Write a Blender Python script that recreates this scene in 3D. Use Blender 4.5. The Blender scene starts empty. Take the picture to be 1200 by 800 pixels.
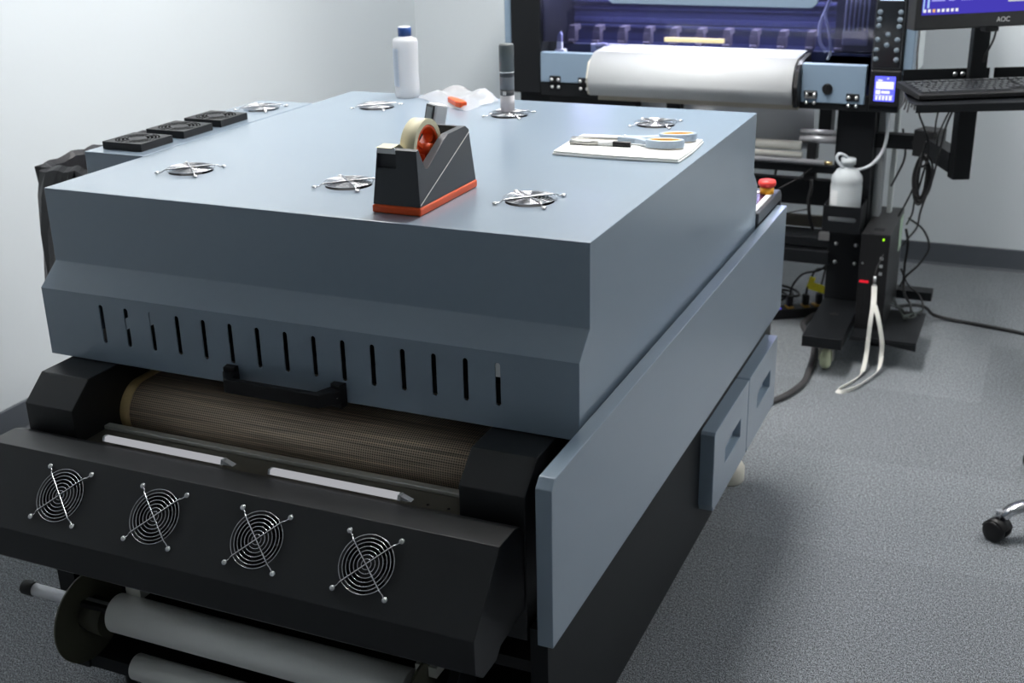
import bpy, bmesh, math, random
from mathutils import Vector, Matrix, Euler
random.seed(7)
PI = math.pi
sc = bpy.context.scene
COL = sc.collection
UP = 1.0        # drawing heights are measured from the dryer's top cover; the floor lies 1 m below it

# ------------------------------------------------------------------ materials
def new_mat(name):
    m = bpy.data.materials.new(name); m.use_nodes = True
    nt = m.node_tree; nt.nodes.clear()
    out = nt.nodes.new('ShaderNodeOutputMaterial')
    return m, nt, out

def pbr(name, col, rough=.5, metal=0., spec=.5, noise=None, bump=None, coat=0., alpha=1., trans=0., ior=1.45, sss=0., rough_noise=None):
    """noise = (scale, amount): value variation; bump = (scale, strength)"""
    m, nt, out = new_mat(name)
    b = nt.nodes.new('ShaderNodeBsdfPrincipled')
    b.inputs['Base Color'].default_value = (*col, 1)
    b.inputs['Roughness'].default_value = rough
    b.inputs['Metallic'].default_value = metal
    b.inputs['Specular IOR Level'].default_value = spec
    b.inputs['Coat Weight'].default_value = coat; b.inputs['Coat Roughness'].default_value = .22
    b.inputs['Alpha'].default_value = alpha
    b.inputs['Transmission Weight'].default_value = trans
    b.inputs['IOR'].default_value = ior
    if sss:
        b.inputs['Subsurface Weight'].default_value = sss
        b.inputs['Subsurface Radius'].default_value = (.02, .02, .02)
    nt.links.new(b.outputs[0], out.inputs[0])
    if noise or bump or rough_noise:
        tc = nt.nodes.new('ShaderNodeTexCoord')
    if noise:
        n = nt.nodes.new('ShaderNodeTexNoise'); n.inputs['Scale'].default_value = noise[0]; n.inputs['Detail'].default_value = 4
        nt.links.new(tc.outputs['Object'], n.inputs['Vector'])
        mx = nt.nodes.new('ShaderNodeMix'); mx.data_type = 'RGBA'
        a = noise[1]
        mx.inputs['A'].default_value = (*[c*(1-a) for c in col], 1)
        mx.inputs['B'].default_value = (*[min(1, c*(1+a)) for c in col], 1)
        nt.links.new(n.outputs['Fac'], mx.inputs['Factor'])
        nt.links.new(mx.outputs['Result'], b.inputs['Base Color'])
    if rough_noise:
        n3 = nt.nodes.new('ShaderNodeTexNoise'); n3.inputs['Scale'].default_value = rough_noise[0]
        nt.links.new(tc.outputs['Object'], n3.inputs['Vector'])
        mr = nt.nodes.new('ShaderNodeMapRange'); mr.inputs[3].default_value = rough-rough_noise[1]; mr.inputs[4].default_value = rough+rough_noise[1]
        nt.links.new(n3.outputs['Fac'], mr.inputs[0]); nt.links.new(mr.outputs[0], b.inputs['Roughness'])
    if bump:
        n2 = nt.nodes.new('ShaderNodeTexNoise'); n2.inputs['Scale'].default_value = bump[0]; n2.inputs['Detail'].default_value = 3
        nt.links.new(tc.outputs['Object'], n2.inputs['Vector'])
        bp = nt.nodes.new('ShaderNodeBump'); bp.inputs['Strength'].default_value = bump[1]; bp.inputs['Distance'].default_value = .002
        nt.links.new(n2.outputs['Fac'], bp.inputs['Height']); nt.links.new(bp.outputs[0], b.inputs['Normal'])
    return m

def emis(name, col, s):
    m, nt, out = new_mat(name)
    e = nt.nodes.new('ShaderNodeEmission'); e.inputs[0].default_value = (*col, 1); e.inputs[1].default_value = s
    nt.links.new(e.outputs[0], out.inputs[0]); return m

def clear_mat(name, tint, gloss_fac=.1, rough=.05, film=None):
    """thin clear sheet: tinted transparency with a glossy coat; film = (colour, amount) adds a milky diffuse"""
    m, nt, out = new_mat(name)
    t = nt.nodes.new('ShaderNodeBsdfTransparent'); t.inputs[0].default_value = (*tint, 1)
    g = nt.nodes.new('ShaderNodeBsdfGlossy'); g.inputs['Roughness'].default_value = rough
    fr = nt.nodes.new('ShaderNodeFresnel'); fr.inputs[0].default_value = 1.45
    mx = nt.nodes.new('ShaderNodeMixShader')
    nt.links.new(fr.outputs[0], mx.inputs[0]); nt.links.new(t.outputs[0], mx.inputs[1]); nt.links.new(g.outputs[0], mx.inputs[2])
    last = mx
    if film:
        d = nt.nodes.new('ShaderNodeBsdfDiffuse'); d.inputs[0].default_value = (*film[0], 1)
        tr = nt.nodes.new('ShaderNodeBsdfTranslucent'); tr.inputs[0].default_value = (*film[0], 1)
        dd = nt.nodes.new('ShaderNodeMixShader'); dd.inputs[0].default_value = .4
        nt.links.new(d.outputs[0], dd.inputs[1]); nt.links.new(tr.outputs[0], dd.inputs[2])
        m2 = nt.nodes.new('ShaderNodeMixShader'); m2.inputs[0].default_value = film[1]
        nt.links.new(mx.outputs[0], m2.inputs[1]); nt.links.new(dd.outputs[0], m2.inputs[2]); last = m2
    nt.links.new(last.outputs[0], out.inputs[0]); return m

BLUE = pbr('blue grey powder coat', (.205, .268, .335), .30, spec=1.0, coat=.85, noise=(60, .03), bump=(900, .12), rough_noise=(3, .03))
BLACKC = pbr('black powder coat', (.0070, .0080, .0095), .46, spec=.26, noise=(80, .15), bump=(1100, .25))
BLACKT = pbr('satin black powder coat', (.0105, .0115, .013), .36, spec=.58, noise=(80, .15), bump=(1100, .25))
SHAFT = pbr('bright steel shaft', (.85, .86, .90), .22, .6, noise=(30, .04))
BLACKP = pbr('black plastic', (.009, .009, .010), .42, spec=.4, bump=(500, .1))
DARKIN = pbr('dark interior', (.006, .006, .007), .7, bump=(200, .1))
CHROME = pbr('chrome wire', (.56, .56, .58), .22, 1., noise=(40, .05))
STEEL = pbr('brushed steel', (.55, .53, .5), .3, 1., noise=(30, .1))
ALU = pbr('satin aluminium', (.80, .80, .77), .40, .15, noise=(15, .06), bump=(300, .1))
ALUD = pbr('grey aluminium', (.36, .36, .38), .4, .5, noise=(15, .06))
ALUL = pbr('pale aluminium rail', (.7, .69, .64), .35, .6, noise=(15, .05))
DULL = pbr('dull olive metal', (.17, .155, .125), .45, .5, noise=(40, .15))
SCREWM = pbr('zinc screw', (.7, .7, .7), .3, 1., noise=(60, .1))
LAMPW = emis('glowing lamp cover', (.80, .81, .86), .5)
CLEARP = pbr('frosted clear plastic end', (.42, .43, .45), .3, noise=(40,.05))
SMOKE = clear_mat('smoky disc', (.16, .16, .13), rough=.12, film=((.20, .20, .15), .5))
ORANGE = pbr('orange plastic', (.75, .09, .015), .4, noise=(40, .05))
GREYP = pbr('dark grey plastic', (.045, .048, .055), .42, bump=(700, .15))
CREAM = pbr('cream masking tape', (.72, .66, .46), .55, noise=(90, .06), bump=(300, .1))
LINEW = pbr('pale seam', (.65, .62, .6), .4, noise=(30, .05))
WHITEP = pbr('white plastic', (.78, .79, .8), .4, noise=(20, .02))
MILKY = clear_mat('milky plastic', (.93, .93, .94), rough=.12, film=((.90, .91, .93), .55))
BLUECAP = pbr('blue cap', (.015, .06, .22), .4, noise=(60, .1))
BAG = clear_mat('thin clear film bag', (.95, .95, .97), rough=.15, film=((.86, .85, .86), .34))
LIQ = pbr('translucent jug', (.62, .66, .68), .35, trans=.3, ior=1.2, noise=(12, .03))
PAPER = pbr('white paper', (.82, .83, .80), .7, noise=(25, .03), bump=(200, .15))
SCIS = pbr('pale blue grip', (.38, .46, .56), .4, noise=(30, .03))
YELG = pbr('yellow grip lining', (.85, .55, .2), .5, noise=(30, .05))
FILM = pbr('white film', (.50, .515, .525), .38, noise=(10, .015))
FILMG = pbr('grey film web', (.90, .90, .92), .4, noise=(8, .03))
BEIGE = pbr('beige bar', (.42, .38, .31), .5, noise=(14, .12))
PBLUE = pbr('printer blue panel', (.19, .26, .34), .4, noise=(30, .03), bump=(700, .1))
NAVY = pbr('navy interior', (.022, .027, .075), .4, noise=(8, .1))
NAVYL = pbr('light navy rail', (.07, .08, .17), .3, .3, noise=(8, .1))
BROWNC = pbr('grey brown clip', (.17, .15, .15), .5, noise=(30, .1))
YELBAR = pbr('yellow bar', (.88, .74, .42), .35, noise=(30, .06))
RED = pbr('red plastic', (.75, .05, .04), .4, noise=(40, .05))
YEL = pbr('yellow plastic', (.85, .38, .02), .4, noise=(40, .05))
CABLE = pbr('black cable', (.012, .012, .013), .5, noise=(80, .2))
GCABLE = pbr('grey cable', (.045, .043, .045), .5, noise=(80, .1))
TUBEM = pbr('milky tubing', (.70, .74, .78), .25, trans=.3, ior=1.2, noise=(40, .03))
CASTW = pbr('pale green nylon wheel', (.58, .62, .42), .45, noise=(40, .06))
CREAMN = pbr('cream nylon foot', (.62, .60, .52), .5, noise=(40, .05))
RUBBER = pbr('black rubber', (.01, .01, .01), .6, noise=(60, .2))
LANY = pbr('white woven strap', (.72, .71, .66), .8, noise=(300, .1), bump=(900, .4))
BINB = pbr('bin liner', (.018, .018, .021), .38, noise=(20, .3), bump=(40, .8))
KEYM = pbr('dark key', (.03, .032, .036), .35, noise=(60, .1))
YTAG = pbr('yellow tag', (.90, .78, .02), .5, noise=(60, .08))
GTAG = pbr('pale green sticker', (.42, .55, .42), .6, noise=(60, .05))
LCDB = emis('display blue', (.12, .13, 1.), 1.6)
LCDW = emis('display white', (.62, .62, 1.), 1.9)
SCRP = emis('screen violet', (.065, .05, .48), 1.0)
SCRB = emis('screen pale blue', (.42, .62, .95), 1.0)
SCRT = emis('screen text', (.38, .38, .85), 1.0)
SCRG = emis('screen grey panel', (.62, .66, .60), 1.0)
SCRO = emis('screen orange icon', (.9, .5, .2), 1.)
SCRW = emis('screen white icon', (.9, .9, .95), 1.)
LEDG = emis('green led', (.35, .9, .02), 1.6)
LEDR = emis('red led', (1., .05, .03), 1.2)
LEDB = emis('blue led', (.15, .1, 1.), 2.2)
LEDS = emis('led strip', (.75, .8, 1.), 14)
CEILE = emis('ceiling diffuser', (.93, .97, 1.), 1.0)
SCRDK = pbr('grey lcd glass', (.16, .18, .18), .2, noise=(40, .05))

def mesh_belt_mat():
    m, nt, out = new_mat('woven brown mesh belt')
    b = nt.nodes.new('ShaderNodeBsdfPrincipled'); b.inputs['Roughness'].default_value = .5
    tc = nt.nodes.new('ShaderNodeTexCoord'); sp = nt.nodes.new('ShaderNodeSeparateXYZ')
    nt.links.new(tc.outputs['UV'], sp.inputs[0])
    def wave(sock, k):
        a = nt.nodes.new('ShaderNodeMath'); a.operation = 'MULTIPLY'; a.inputs[1].default_value = k
        s = nt.nodes.new('ShaderNodeMath'); s.operation = 'SINE'
        nt.links.new(sock, a.inputs[0]); nt.links.new(a.outputs[0], s.inputs[0]); return s.outputs[0]
    wx = wave(sp.outputs['X'], 2*PI/.0042); wy = wave(sp.outputs['Y'], 2*PI/.0040)
    wb = wave(sp.outputs['Y'], 2*PI/.0105)
    mx = nt.nodes.new('ShaderNodeMath'); mx.operation = 'MAXIMUM'
    nt.links.new(wx, mx.inputs[0]); nt.links.new(wy, mx.inputs[1])
    rm = nt.nodes.new('ShaderNodeMapRange'); rm.inputs[1].default_value = -.6; rm.inputs[2].default_value = .9
    nt.links.new(mx.outputs[0], rm.inputs[0])
    c1 = nt.nodes.new('ShaderNodeMix'); c1.data_type = 'RGBA'
    c1.inputs['A'].default_value = (.06, .042, .030, 1); c1.inputs['B'].default_value = (.85, .67, .50, 1)
    nt.links.new(rm.outputs[0], c1.inputs['Factor'])
    nz = nt.nodes.new('ShaderNodeTexNoise'); nz.inputs['Scale'].default_value = 1
    mp = nt.nodes.new('ShaderNodeMapping'); mp.inputs['Scale'].default_value = (5, 190, 1)
    nt.links.new(tc.outputs['UV'], mp.inputs[0]); nt.links.new(mp.outputs[0], nz.inputs['Vector'])
    c2 = nt.nodes.new('ShaderNodeMix'); c2.data_type = 'RGBA'; c2.blend_type = 'MULTIPLY'; c2.inputs['Factor'].default_value = .75
    cr = nt.nodes.new('ShaderNodeMapRange'); cr.inputs[1].default_value = .3; cr.inputs[2].default_value = .7; cr.inputs[3].default_value = .35; cr.inputs[4].default_value = 1.25
    nt.links.new(nz.outputs['Fac'], cr.inputs[0])
    nt.links.new(c1.outputs['Result'], c2.inputs['A']); nt.links.new(cr.outputs[0], c2.inputs['B'])
    nt.links.new(c2.outputs['Result'], b.inputs['Base Color'])
    bp = nt.nodes.new('ShaderNodeBump'); bp.inputs['Strength'].default_value = .5; bp.inputs['Distance'].default_value = .0006
    nt.links.new(rm.outputs[0], bp.inputs['Height']); nt.links.new(bp.outputs[0], b.inputs['Normal'])
    nt.links.new(b.outputs[0], out.inputs[0]); return m
BELT = mesh_belt_mat()
BELTE = pbr('tan belt edging', (.50, .36, .16), .5, noise=(400, .2), bump=(500, .2))

def carpet_mat():
    m, nt, out = new_mat('grey loop carpet')
    b = nt.nodes.new('ShaderNodeBsdfPrincipled'); b.inputs['Roughness'].default_value = .95; b.inputs['Specular IOR Level'].default_value = .1
    tc = nt.nodes.new('ShaderNodeTexCoord')
    def noise(scale, detail=3, vec=None):
        n = nt.nodes.new('ShaderNodeTexNoise'); n.inputs['Scale'].default_value = scale; n.inputs['Detail'].default_value = detail
        nt.links.new(vec or tc.outputs['Object'], n.inputs['Vector']); return n.outputs['Fac']
    def rng(s, a, c, lo, hi):
        r = nt.nodes.new('ShaderNodeMapRange'); r.inputs[1].default_value = a; r.inputs[2].default_value = c; r.inputs[3].default_value = lo; r.inputs[4].default_value = hi
        nt.links.new(s, r.inputs[0]); return r.outputs[0]
    def mul(a, c):
        q = nt.nodes.new('ShaderNodeMath'); q.operation = 'MULTIPLY'; nt.links.new(a, q.inputs[0]); nt.links.new(c, q.inputs[1]); return q.outputs[0]
    mp = nt.nodes.new('ShaderNodeMapping'); mp.inputs['Scale'].default_value = (1.6, 1., 1)
    nt.links.new(tc.outputs['Object'], mp.inputs[0])
    f = mul(rng(noise(300, 2, mp.outputs[0]), .33, .67, .0, 2.0), rng(noise(150, 3), .3, .7, .7, 1.3))
    f = mul(f, rng(noise(2.2, 2), .3, .7, .95, 1.05))
    br = nt.nodes.new('ShaderNodeTexBrick'); br.inputs['Scale'].default_value = 2.0; br.offset = 0; br.inputs['Mortar Size'].default_value = .0
    br.inputs['Brick Width'].default_value = 1.; br.inputs['Row Height'].default_value = 1.
    br.inputs['Color1'].default_value = (.93, .93, .93, 1); br.inputs['Color2'].default_value = (1.06, 1.06, 1.06, 1)
    nt.links.new(tc.outputs['Object'], br.inputs['Vector'])
    f = mul(f, br.outputs['Color'])
    c = nt.nodes.new('ShaderNodeMix'); c.data_type = 'RGBA'; c.blend_type = 'MULTIPLY'; c.inputs['Factor'].default_value = 1
    c.inputs['A'].default_value = (.218, .234, .252, 1); nt.links.new(f, c.inputs['B'])
    nt.links.new(c.outputs['Result'], b.inputs['Base Color'])
    bp = nt.nodes.new('ShaderNodeBump'); bp.inputs['Strength'].default_value = .6; bp.inputs['Distance'].default_value = .003
    nt.links.new(f, bp.inputs['Height']); nt.links.new(bp.outputs[0], b.inputs['Normal'])
    nt.links.new(b.outputs[0], out.inputs[0]); return m
CARPET = carpet_mat()
WALL = pbr('painted wall', (.67, .715, .742), .55, spec=.35, noise=(1.5, .01), bump=(60, .12))
CEILM = pbr('ceiling tile', (.75, .75, .74), .9, noise=(200, .05))
BASEB = pbr('dark vinyl baseboard', (.085, .095, .11), .5, noise=(30, .05))

# ------------------------------------------------------------------ mesh helpers (drawing coordinates)
def B(): return bmesh.new()
def box(bm, x0, x1, y0, y1, z0, z1):
    v = [bm.verts.new(p) for p in ((x0,y0,z0),(x1,y0,z0),(x1,y1,z0),(x0,y1,z0),(x0,y0,z1),(x1,y0,z1),(x1,y1,z1),(x0,y1,z1))]
    for f in ((3,2,1,0),(4,5,6,7),(0,1,5,4),(1,2,6,5),(2,3,7,6),(3,0,4,7)): bm.faces.new([v[i] for i in f])
    return v
def obox(bm, c, sx, sy, sz, yaw=0, tilt=0):
    """box centred at c, turned by yaw about the vertical and tilted about its own width"""
    M = Matrix.Translation(c) @ Matrix.Rotation(yaw, 4, 'Z') @ Matrix.Rotation(tilt, 4, 'X')
    v = box(bm, -sx/2, sx/2, -sy/2, sy/2, -sz/2, sz/2)
    for q in v: q.co = M @ q.co
    return v
def prism(bm, pts, axis, a, b):
    """extrude a closed outline along an axis: axis 0 -> pts are (y,z); 1 -> (x,z); 2 -> (x,y)"""
    def P(p, t):
        return (t, p[0], p[1]) if axis == 0 else ((p[0], t, p[1]) if axis == 1 else (p[0], p[1], t))
    A = [bm.verts.new(P(p, a)) for p in pts]; Bv = [bm.verts.new(P(p, b)) for p in pts]
    n = len(pts)
    fs = [bm.faces.new(A), bm.faces.new(Bv[::-1])]
    for i in range(n): fs.append(bm.faces.new((A[i], Bv[i], Bv[(i+1) % n], A[(i+1) % n])))
    bmesh.ops.recalc_face_normals(bm, faces=fs)
    return A + Bv
def cyl(bm, p0, p1, r0, r1=None, seg=24, caps=True):
    r1 = r0 if r1 is None else r1
    p0, p1 = Vector(p0), Vector(p1); d = (p1-p0).normalized()
    u = d.orthogonal().normalized(); w = d.cross(u)
    A = [bm.verts.new(p0 + (u*math.cos(2*PI*i/seg) + w*math.sin(2*PI*i/seg))*r0) for i in range(seg)]
    Bv = [bm.verts.new(p1 + (u*math.cos(2*PI*i/seg) + w*math.sin(2*PI*i/seg))*r1) for i in range(seg)]
    for i in range(seg):
        f = bm.faces.new((A[i], A[(i+1) % seg], Bv[(i+1) % seg], Bv[i])); f.smooth = True
    if caps: bm.faces.new(A[::-1]); bm.faces.new(Bv)
def lathe(bm, c, prof, seg=32, axis=Vector((0,0,1))):
    """prof: list of (radius, height) from c along axis"""
    axis = Vector(axis).normalized(); u = axis.orthogonal().normalized(); w = axis.cross(u); c = Vector(c)
    rings = []
    for r, h in prof:
        if r < 1e-6: rings.append([bm.verts.new(c + axis*h)]); continue
        rings.append([bm.verts.new(c + axis*h + (u*math.cos(2*PI*i/seg) + w*math.sin(2*PI*i/seg))*r) for i in range(seg)])
    for a, b in zip(rings, rings[1:]):
        for i in range(seg):
            j = (i+1) % seg
            if len(a) == 1 and len(b) == 1: break
            if len(a) == 1: f = bm.faces.new((a[0], b[j], b[i]))
            elif len(b) == 1: f = bm.faces.new((a[i], a[j], b[0]))
            else: f = bm.faces.new((a[i], a[j], b[j], b[i]))
            f.smooth = True
def smooth_pts(pts, n=6):
    P = [Vector(p) for p in pts]
    if len(P) < 3: return P
    out = []
    for i in range(len(P)-1):
        p0 = P[max(i-1, 0)]; p1 = P[i]; p2 = P[i+1]; p3 = P[min(i+2, len(P)-1)]
        for k in range(n):
            t = k/n
            out.append(.5*((2*p1) + (p2-p0)*t + (2*p0-5*p1+4*p2-p3)*t*t + (3*p1-p0-3*p2+p3)*t**3))
    out.append(P[-1]); return out
def tube(bm, pts, r, seg=8, smooth=True, closed=False, n=6):
    P = smooth_pts(pts, n) if smooth else [Vector(p) for p in pts]
    if closed: P = P[:-1] if (P[0]-P[-1]).length < 1e-6 else P
    m = len(P); rings = []; u = None
    for i, p in enumerate(P):
        if closed: d = (P[(i+1) % m]-P[i-1]).normalized()
        else: d = (P[min(i+1, m-1)]-P[max(i-1, 0)]).normalized()
        if u is None: u = d.orthogonal().normalized()
        else:
            u = (u - d*u.dot(d));
            u = u.normalized() if u.length > 1e-6 else d.orthogonal().normalized()
        w = d.cross(u)
        rings.append([bm.verts.new(p + (u*math.cos(2*PI*k/seg) + w*math.sin(2*PI*k/seg))*r) for k in range(seg)])
    rng = range(m) if closed else range(m-1)
    for i in rng:
        a, b = rings[i], rings[(i+1) % m]
        for k in range(seg):
            f = bm.faces.new((a[k], a[(k+1) % seg], b[(k+1) % seg], b[k])); f.smooth = True
    if not closed: bm.faces.new(rings[0][::-1]); bm.faces.new(rings[-1])
def ring(bm, c, R, r, seg=48, cs=8, z=0):
    c = Vector(c)
    P = [c + Vector((R*math.cos(2*PI*i/seg), R*math.sin(2*PI*i/seg), z)) for i in range(seg)]
    tube(bm, P, r, cs, smooth=False, closed=True)
def ribbon(bm, pts, wdir, w, th):
    """flat strap following pts"""
    P = smooth_pts(pts, 6); m = len(P); R = []
    for i, p in enumerate(P):
        d = (P[min(i+1, m-1)]-P[max(i-1, 0)]).normalized()
        wd = Vector(wdir) if not callable(wdir) else Vector(wdir(i/(m-1)))
        wd = (wd - d*wd.dot(d)).normalized(); n = d.cross(wd)
        R.append([bm.verts.new(p + wd*sx*w/2 + n*sn*th/2) for sx, sn in ((-1,-1),(1,-1),(1,1),(-1,1))])
    for a, b in zip(R, R[1:]):
        for k in range(4): bm.faces.new((a[k], a[(k+1) % 4], b[(k+1) % 4], b[k]))
    bm.faces.new(R[0][::-1]); bm.faces.new(R[-1])

ORG = {}   # world origin (drawing coordinates) of each object made
def thing(name, loc, label, cat, group=None):
    o = bpy.data.objects.new(name, None); COL.objects.link(o); o.empty_display_size = .05
    o.location = (loc[0], loc[1], loc[2]+UP); ORG[o] = Vector(loc)
    o['label'] = label; o['category'] = cat
    if group: o['group'] = group
    return o
def obj(name, bm, mat, parent=None, label=None, cat=None, group=None, kind=None, bevel=0, at=None, smooth=False, segs=2):
    """link bm as one mesh object. Coordinates in bm are drawing coordinates; at = own origin"""
    org = Vector(at) if at is not None else (ORG[parent].copy() if parent else None)
    if org is None:
        xs = [v.co for v in bm.verts]
        org = Vector((sum(v.x for v in xs)/len(xs), sum(v.y for v in xs)/len(xs), min(v.z for v in xs)))
    bmesh.ops.recalc_face_normals(bm, faces=bm.faces[:])
    for v in bm.verts: v.co -= org
    me = bpy.data.meshes.new(name); bm.to_mesh(me); bm.free()
    o = bpy.data.objects.new(name, me); COL.objects.link(o)
    mats = mat if isinstance(mat, (list, tuple)) else [mat]
    for m in mats: me.materials.append(m)
    if smooth:
        for p in me.polygons: p.use_smooth = True
    ORG[o] = org
    if parent:
        o.parent = parent; o.location = org - ORG[parent]
    else:
        o.location = (org.x, org.y, org.z+UP)
    if bevel:
        b = o.modifiers.new('bevel', 'BEVEL'); b.width = bevel; b.segments = segs; b.limit_method = 'ANGLE'; b.angle_limit = math.radians(35)
    if label: o['label'] = label
    if cat: o['category'] = cat
    if group: o['group'] = group
    if kind: o['kind'] = kind
    return o
def cut(o, cbm):
    """subtract the solid cbm (drawing coordinates) from o and keep the result as o's mesh"""
    bmesh.ops.recalc_face_normals(cbm, faces=cbm.faces[:])
    org = ORG[o]
    for v in cbm.verts: v.co -= org
    me = bpy.data.meshes.new('cutter'); cbm.to_mesh(me); cbm.free()
    c = bpy.data.objects.new('cutter', me); COL.objects.link(c)
    c.matrix_world = Matrix.Translation(org + Vector((0,0,UP)))
    bpy.context.view_layer.update()
    saved = [(m.width, m.segments) for m in o.modifiers if m.type == 'BEVEL']
    for m in list(o.modifiers): o.modifiers.remove(m)
    m = o.modifiers.new('cut', 'BOOLEAN'); m.operation = 'DIFFERENCE'; m.solver = 'EXACT'; m.object = c
    dg = bpy.context.evaluated_depsgraph_get()
    new = bpy.data.meshes.new_from_object(o.evaluated_get(dg))
    o.modifiers.clear(); old = o.data; o.data = new; new.name = old.name
    bpy.data.objects.remove(c)
    for w, s in saved:
        b = o.modifiers.new('bevel', 'BEVEL'); b.width = w; b.segments = s; b.limit_method = 'ANGLE'; b.angle_limit = math.radians(35)
    return o
def mover(o, M):
    """copy a local matrix onto o"""
    o.matrix_basis = M
def copy_part(src, parent, M):
    c = src.copy(); COL.objects.link(c); c.parent = parent; c.matrix_basis = M
    for ch in src.children:
        d = ch.copy(); COL.objects.link(d); d.parent = c
    return c
def text_obj(name, s, size, mat, parent, M, ext=.0004):
    cu = bpy.data.curves.new(name, 'FONT'); cu.body = s; cu.size = size; cu.extrude = ext; cu.align_x = 'CENTER'; cu.align_y = 'CENTER'
    t = bpy.data.objects.new(name, cu); COL.objects.link(t)
    dg = bpy.context.evaluated_depsgraph_get()
    me = bpy.data.meshes.new_from_object(t.evaluated_get(dg)); bpy.data.objects.remove(t)
    me.materials.clear(); me.materials.append(mat)
    o = bpy.data.objects.new(name, me); COL.objects.link(o); o.parent = parent; o.matrix_basis = M; return o

# ------------------------------------------------------------------ the room
XL, XR, YB, YF, ZF, ZC = -2.061, 2.3, 3.362, -3.4, -1.0, 1.65
def structure(name, bm, mat, **k): return obj(name, bm, mat, kind='structure', **k)
b = B(); box(b, XL-.1, XR+.1, YF-.1, YB+.1, ZF-.05, ZF); structure('floor', b, CARPET, at=(0,0,ZF))
b = B(); box(b, XL-.1, XL, YF-.1, YB+.1, ZF, ZC); structure('wall_left', b, WALL)
b = B(); box(b, XL, XR, YB, YB+.1, ZF, ZC); structure('wall_back', b, WALL)
b = B(); box(b, XR, XR+.1, YF-.1, YB+.1, ZF, ZC); structure('wall_right', b, WALL)
b = B(); box(b, XL, XR, YF-.1, YF, ZF, ZC); structure('wall_front', b, WALL)
b = B(); box(b, XL-.1, XR+.1, YF-.1, YB+.1, ZC, ZC+.05); structure('ceiling', b, CEILM)
def base_prof(s): return [(0,0), (s*.014,0), (s*.007,.01), (s*.006,.085), (0,.088)]
b = B(); prism(b, [(XL+p[0], ZF+p[1]) for p in base_prof(1)], 1, YF, YB); structure('baseboard_left', b, BASEB)
b = B(); prism(b, [(YB+p[0], ZF+p[1]) for p in base_prof(-1)], 0, XL, XR); structure('baseboard_back', b, BASEB)
b = B(); prism(b, [(XR+p[0], ZF+p[1]) for p in base_prof(-1)], 1, YF, YB); structure('baseboard_right', b, BASEB)

# recessed ceiling light panels (the room's own lamps)
def ceiling_light(x, y, power, label, sx=1.2, sy=.6, col=(1., .985, .965)):
    t = thing('ceiling_light', (x, y, ZC-.03), label, 'ceiling light', 'recessed ceiling light panels')
    b = B(); box(b, x-sx/2-.03, x+sx/2+.03, y-sy/2-.03, y+sy/2+.03, ZC-.02, ZC-.001); f = obj('light_frame', b, WHITEP, t)
    b = B(); box(b, x-sx/2, x+sx/2, y-sy/2, y+sy/2, ZC-.026, ZC-.02)
    e = emis('diffuser %d' % power, col, power); obj('diffuser', b, e, t)
ceiling_light(-.34, 1.38, 53, 'slim white ceiling light panel above the middle of the dryer', .3, 1.5)
ceiling_light(-1.45, 1.25, 19, 'slim white ceiling light panel nearest the left wall', .3, 1.3)
ceiling_light(1.65, 1.95, 31, 'slim white ceiling light panel above the office chair', .3, 1.3)

# ------------------------------------------------------------------ the dryer machine
dryer = thing('powder_dryer', (-.5, .5, ZF), 'large blue grey conveyor dryer with black front, chrome fan guards on its lid', 'dryer')
# hood (hollow sheet-metal lid with slots)
HX0, HX1, HY = -1.0, 0.0, 1.037
prof = [(0,0), (0,-.130), (-.0435,-.167), (-.0435,-.290), (HY+.0435,-.290), (HY+.0435,-.167), (HY,-.130), (HY,0)]
b = B(); prism(b, prof, 0, HX0, HX1)
hood = obj('hood', b, BLUE, dryer)
t_ = .003
inner = [(t_,-t_), (t_,-.130-.001), (-.0435+t_,-.168), (-.0435+t_,-.4), (HY+.0435-t_,-.4), (HY+.0435-t_,-.168), (HY-t_,-.131), (HY-t_,-t_)]
b = B(); prism(b, inner, 0, HX0+t_, HX1-t_); cut(hood, b)
b = B()
for i in range(15):
    x = -.872 + i*.05307; w = .0040; pts = []
    for k in range(7): a = PI*k/6; pts.append((x+w*math.cos(a), -.1885+w*math.sin(a)))
    for k in range(7): a = PI+PI*k/6; pts.append((x+w*math.cos(a), -.2495+w*math.sin(a)))
    prism(b, pts, 1, -.06, -.03)
cut(hood, b)
GUARDS = [(-.835,.190), (-.506,.190), (-.172,.190), (-.830,.858), (-.500,.856), (-.168,.850)]
b = B()
for x, y in GUARDS: cyl(b, (x,y,-.02), (x,y,.02), .0400, seg=40)
cut(hood, b)
bv = hood.modifiers.new('bevel', 'BEVEL'); bv.width = .0012; bv.segments = 2; bv.limit_method = 'ANGLE'; bv.angle_limit = math.radians(35)
# steel baffle inside the hood
b = B(); box(b, -.98, -.02, -.008, -.005, -.192, -.165); obj('inner_baffle', b, DULL, dryer)
b = B(); box(b, -.134, -.123, -.0405, -.039, -.208, -.18); obj('slot_glint_block', b, WHITEP, dryer, label='white block added in the end slot as a glint of light')  # made-up white block, imitates light caught at the top of the end slot

# rear-left cabinet of the dryer
b = B(); box(b, -1.146, -1.004, .262, .860, -.55, 0.0); cab = obj('side_cabinet', b, BLUE, dryer, bevel=.0015)
b = B(); cyl(b, (-1.078,.762,-.02), (-1.078,.762,.02), .0400, seg=40)
cut(cab, b)

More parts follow.
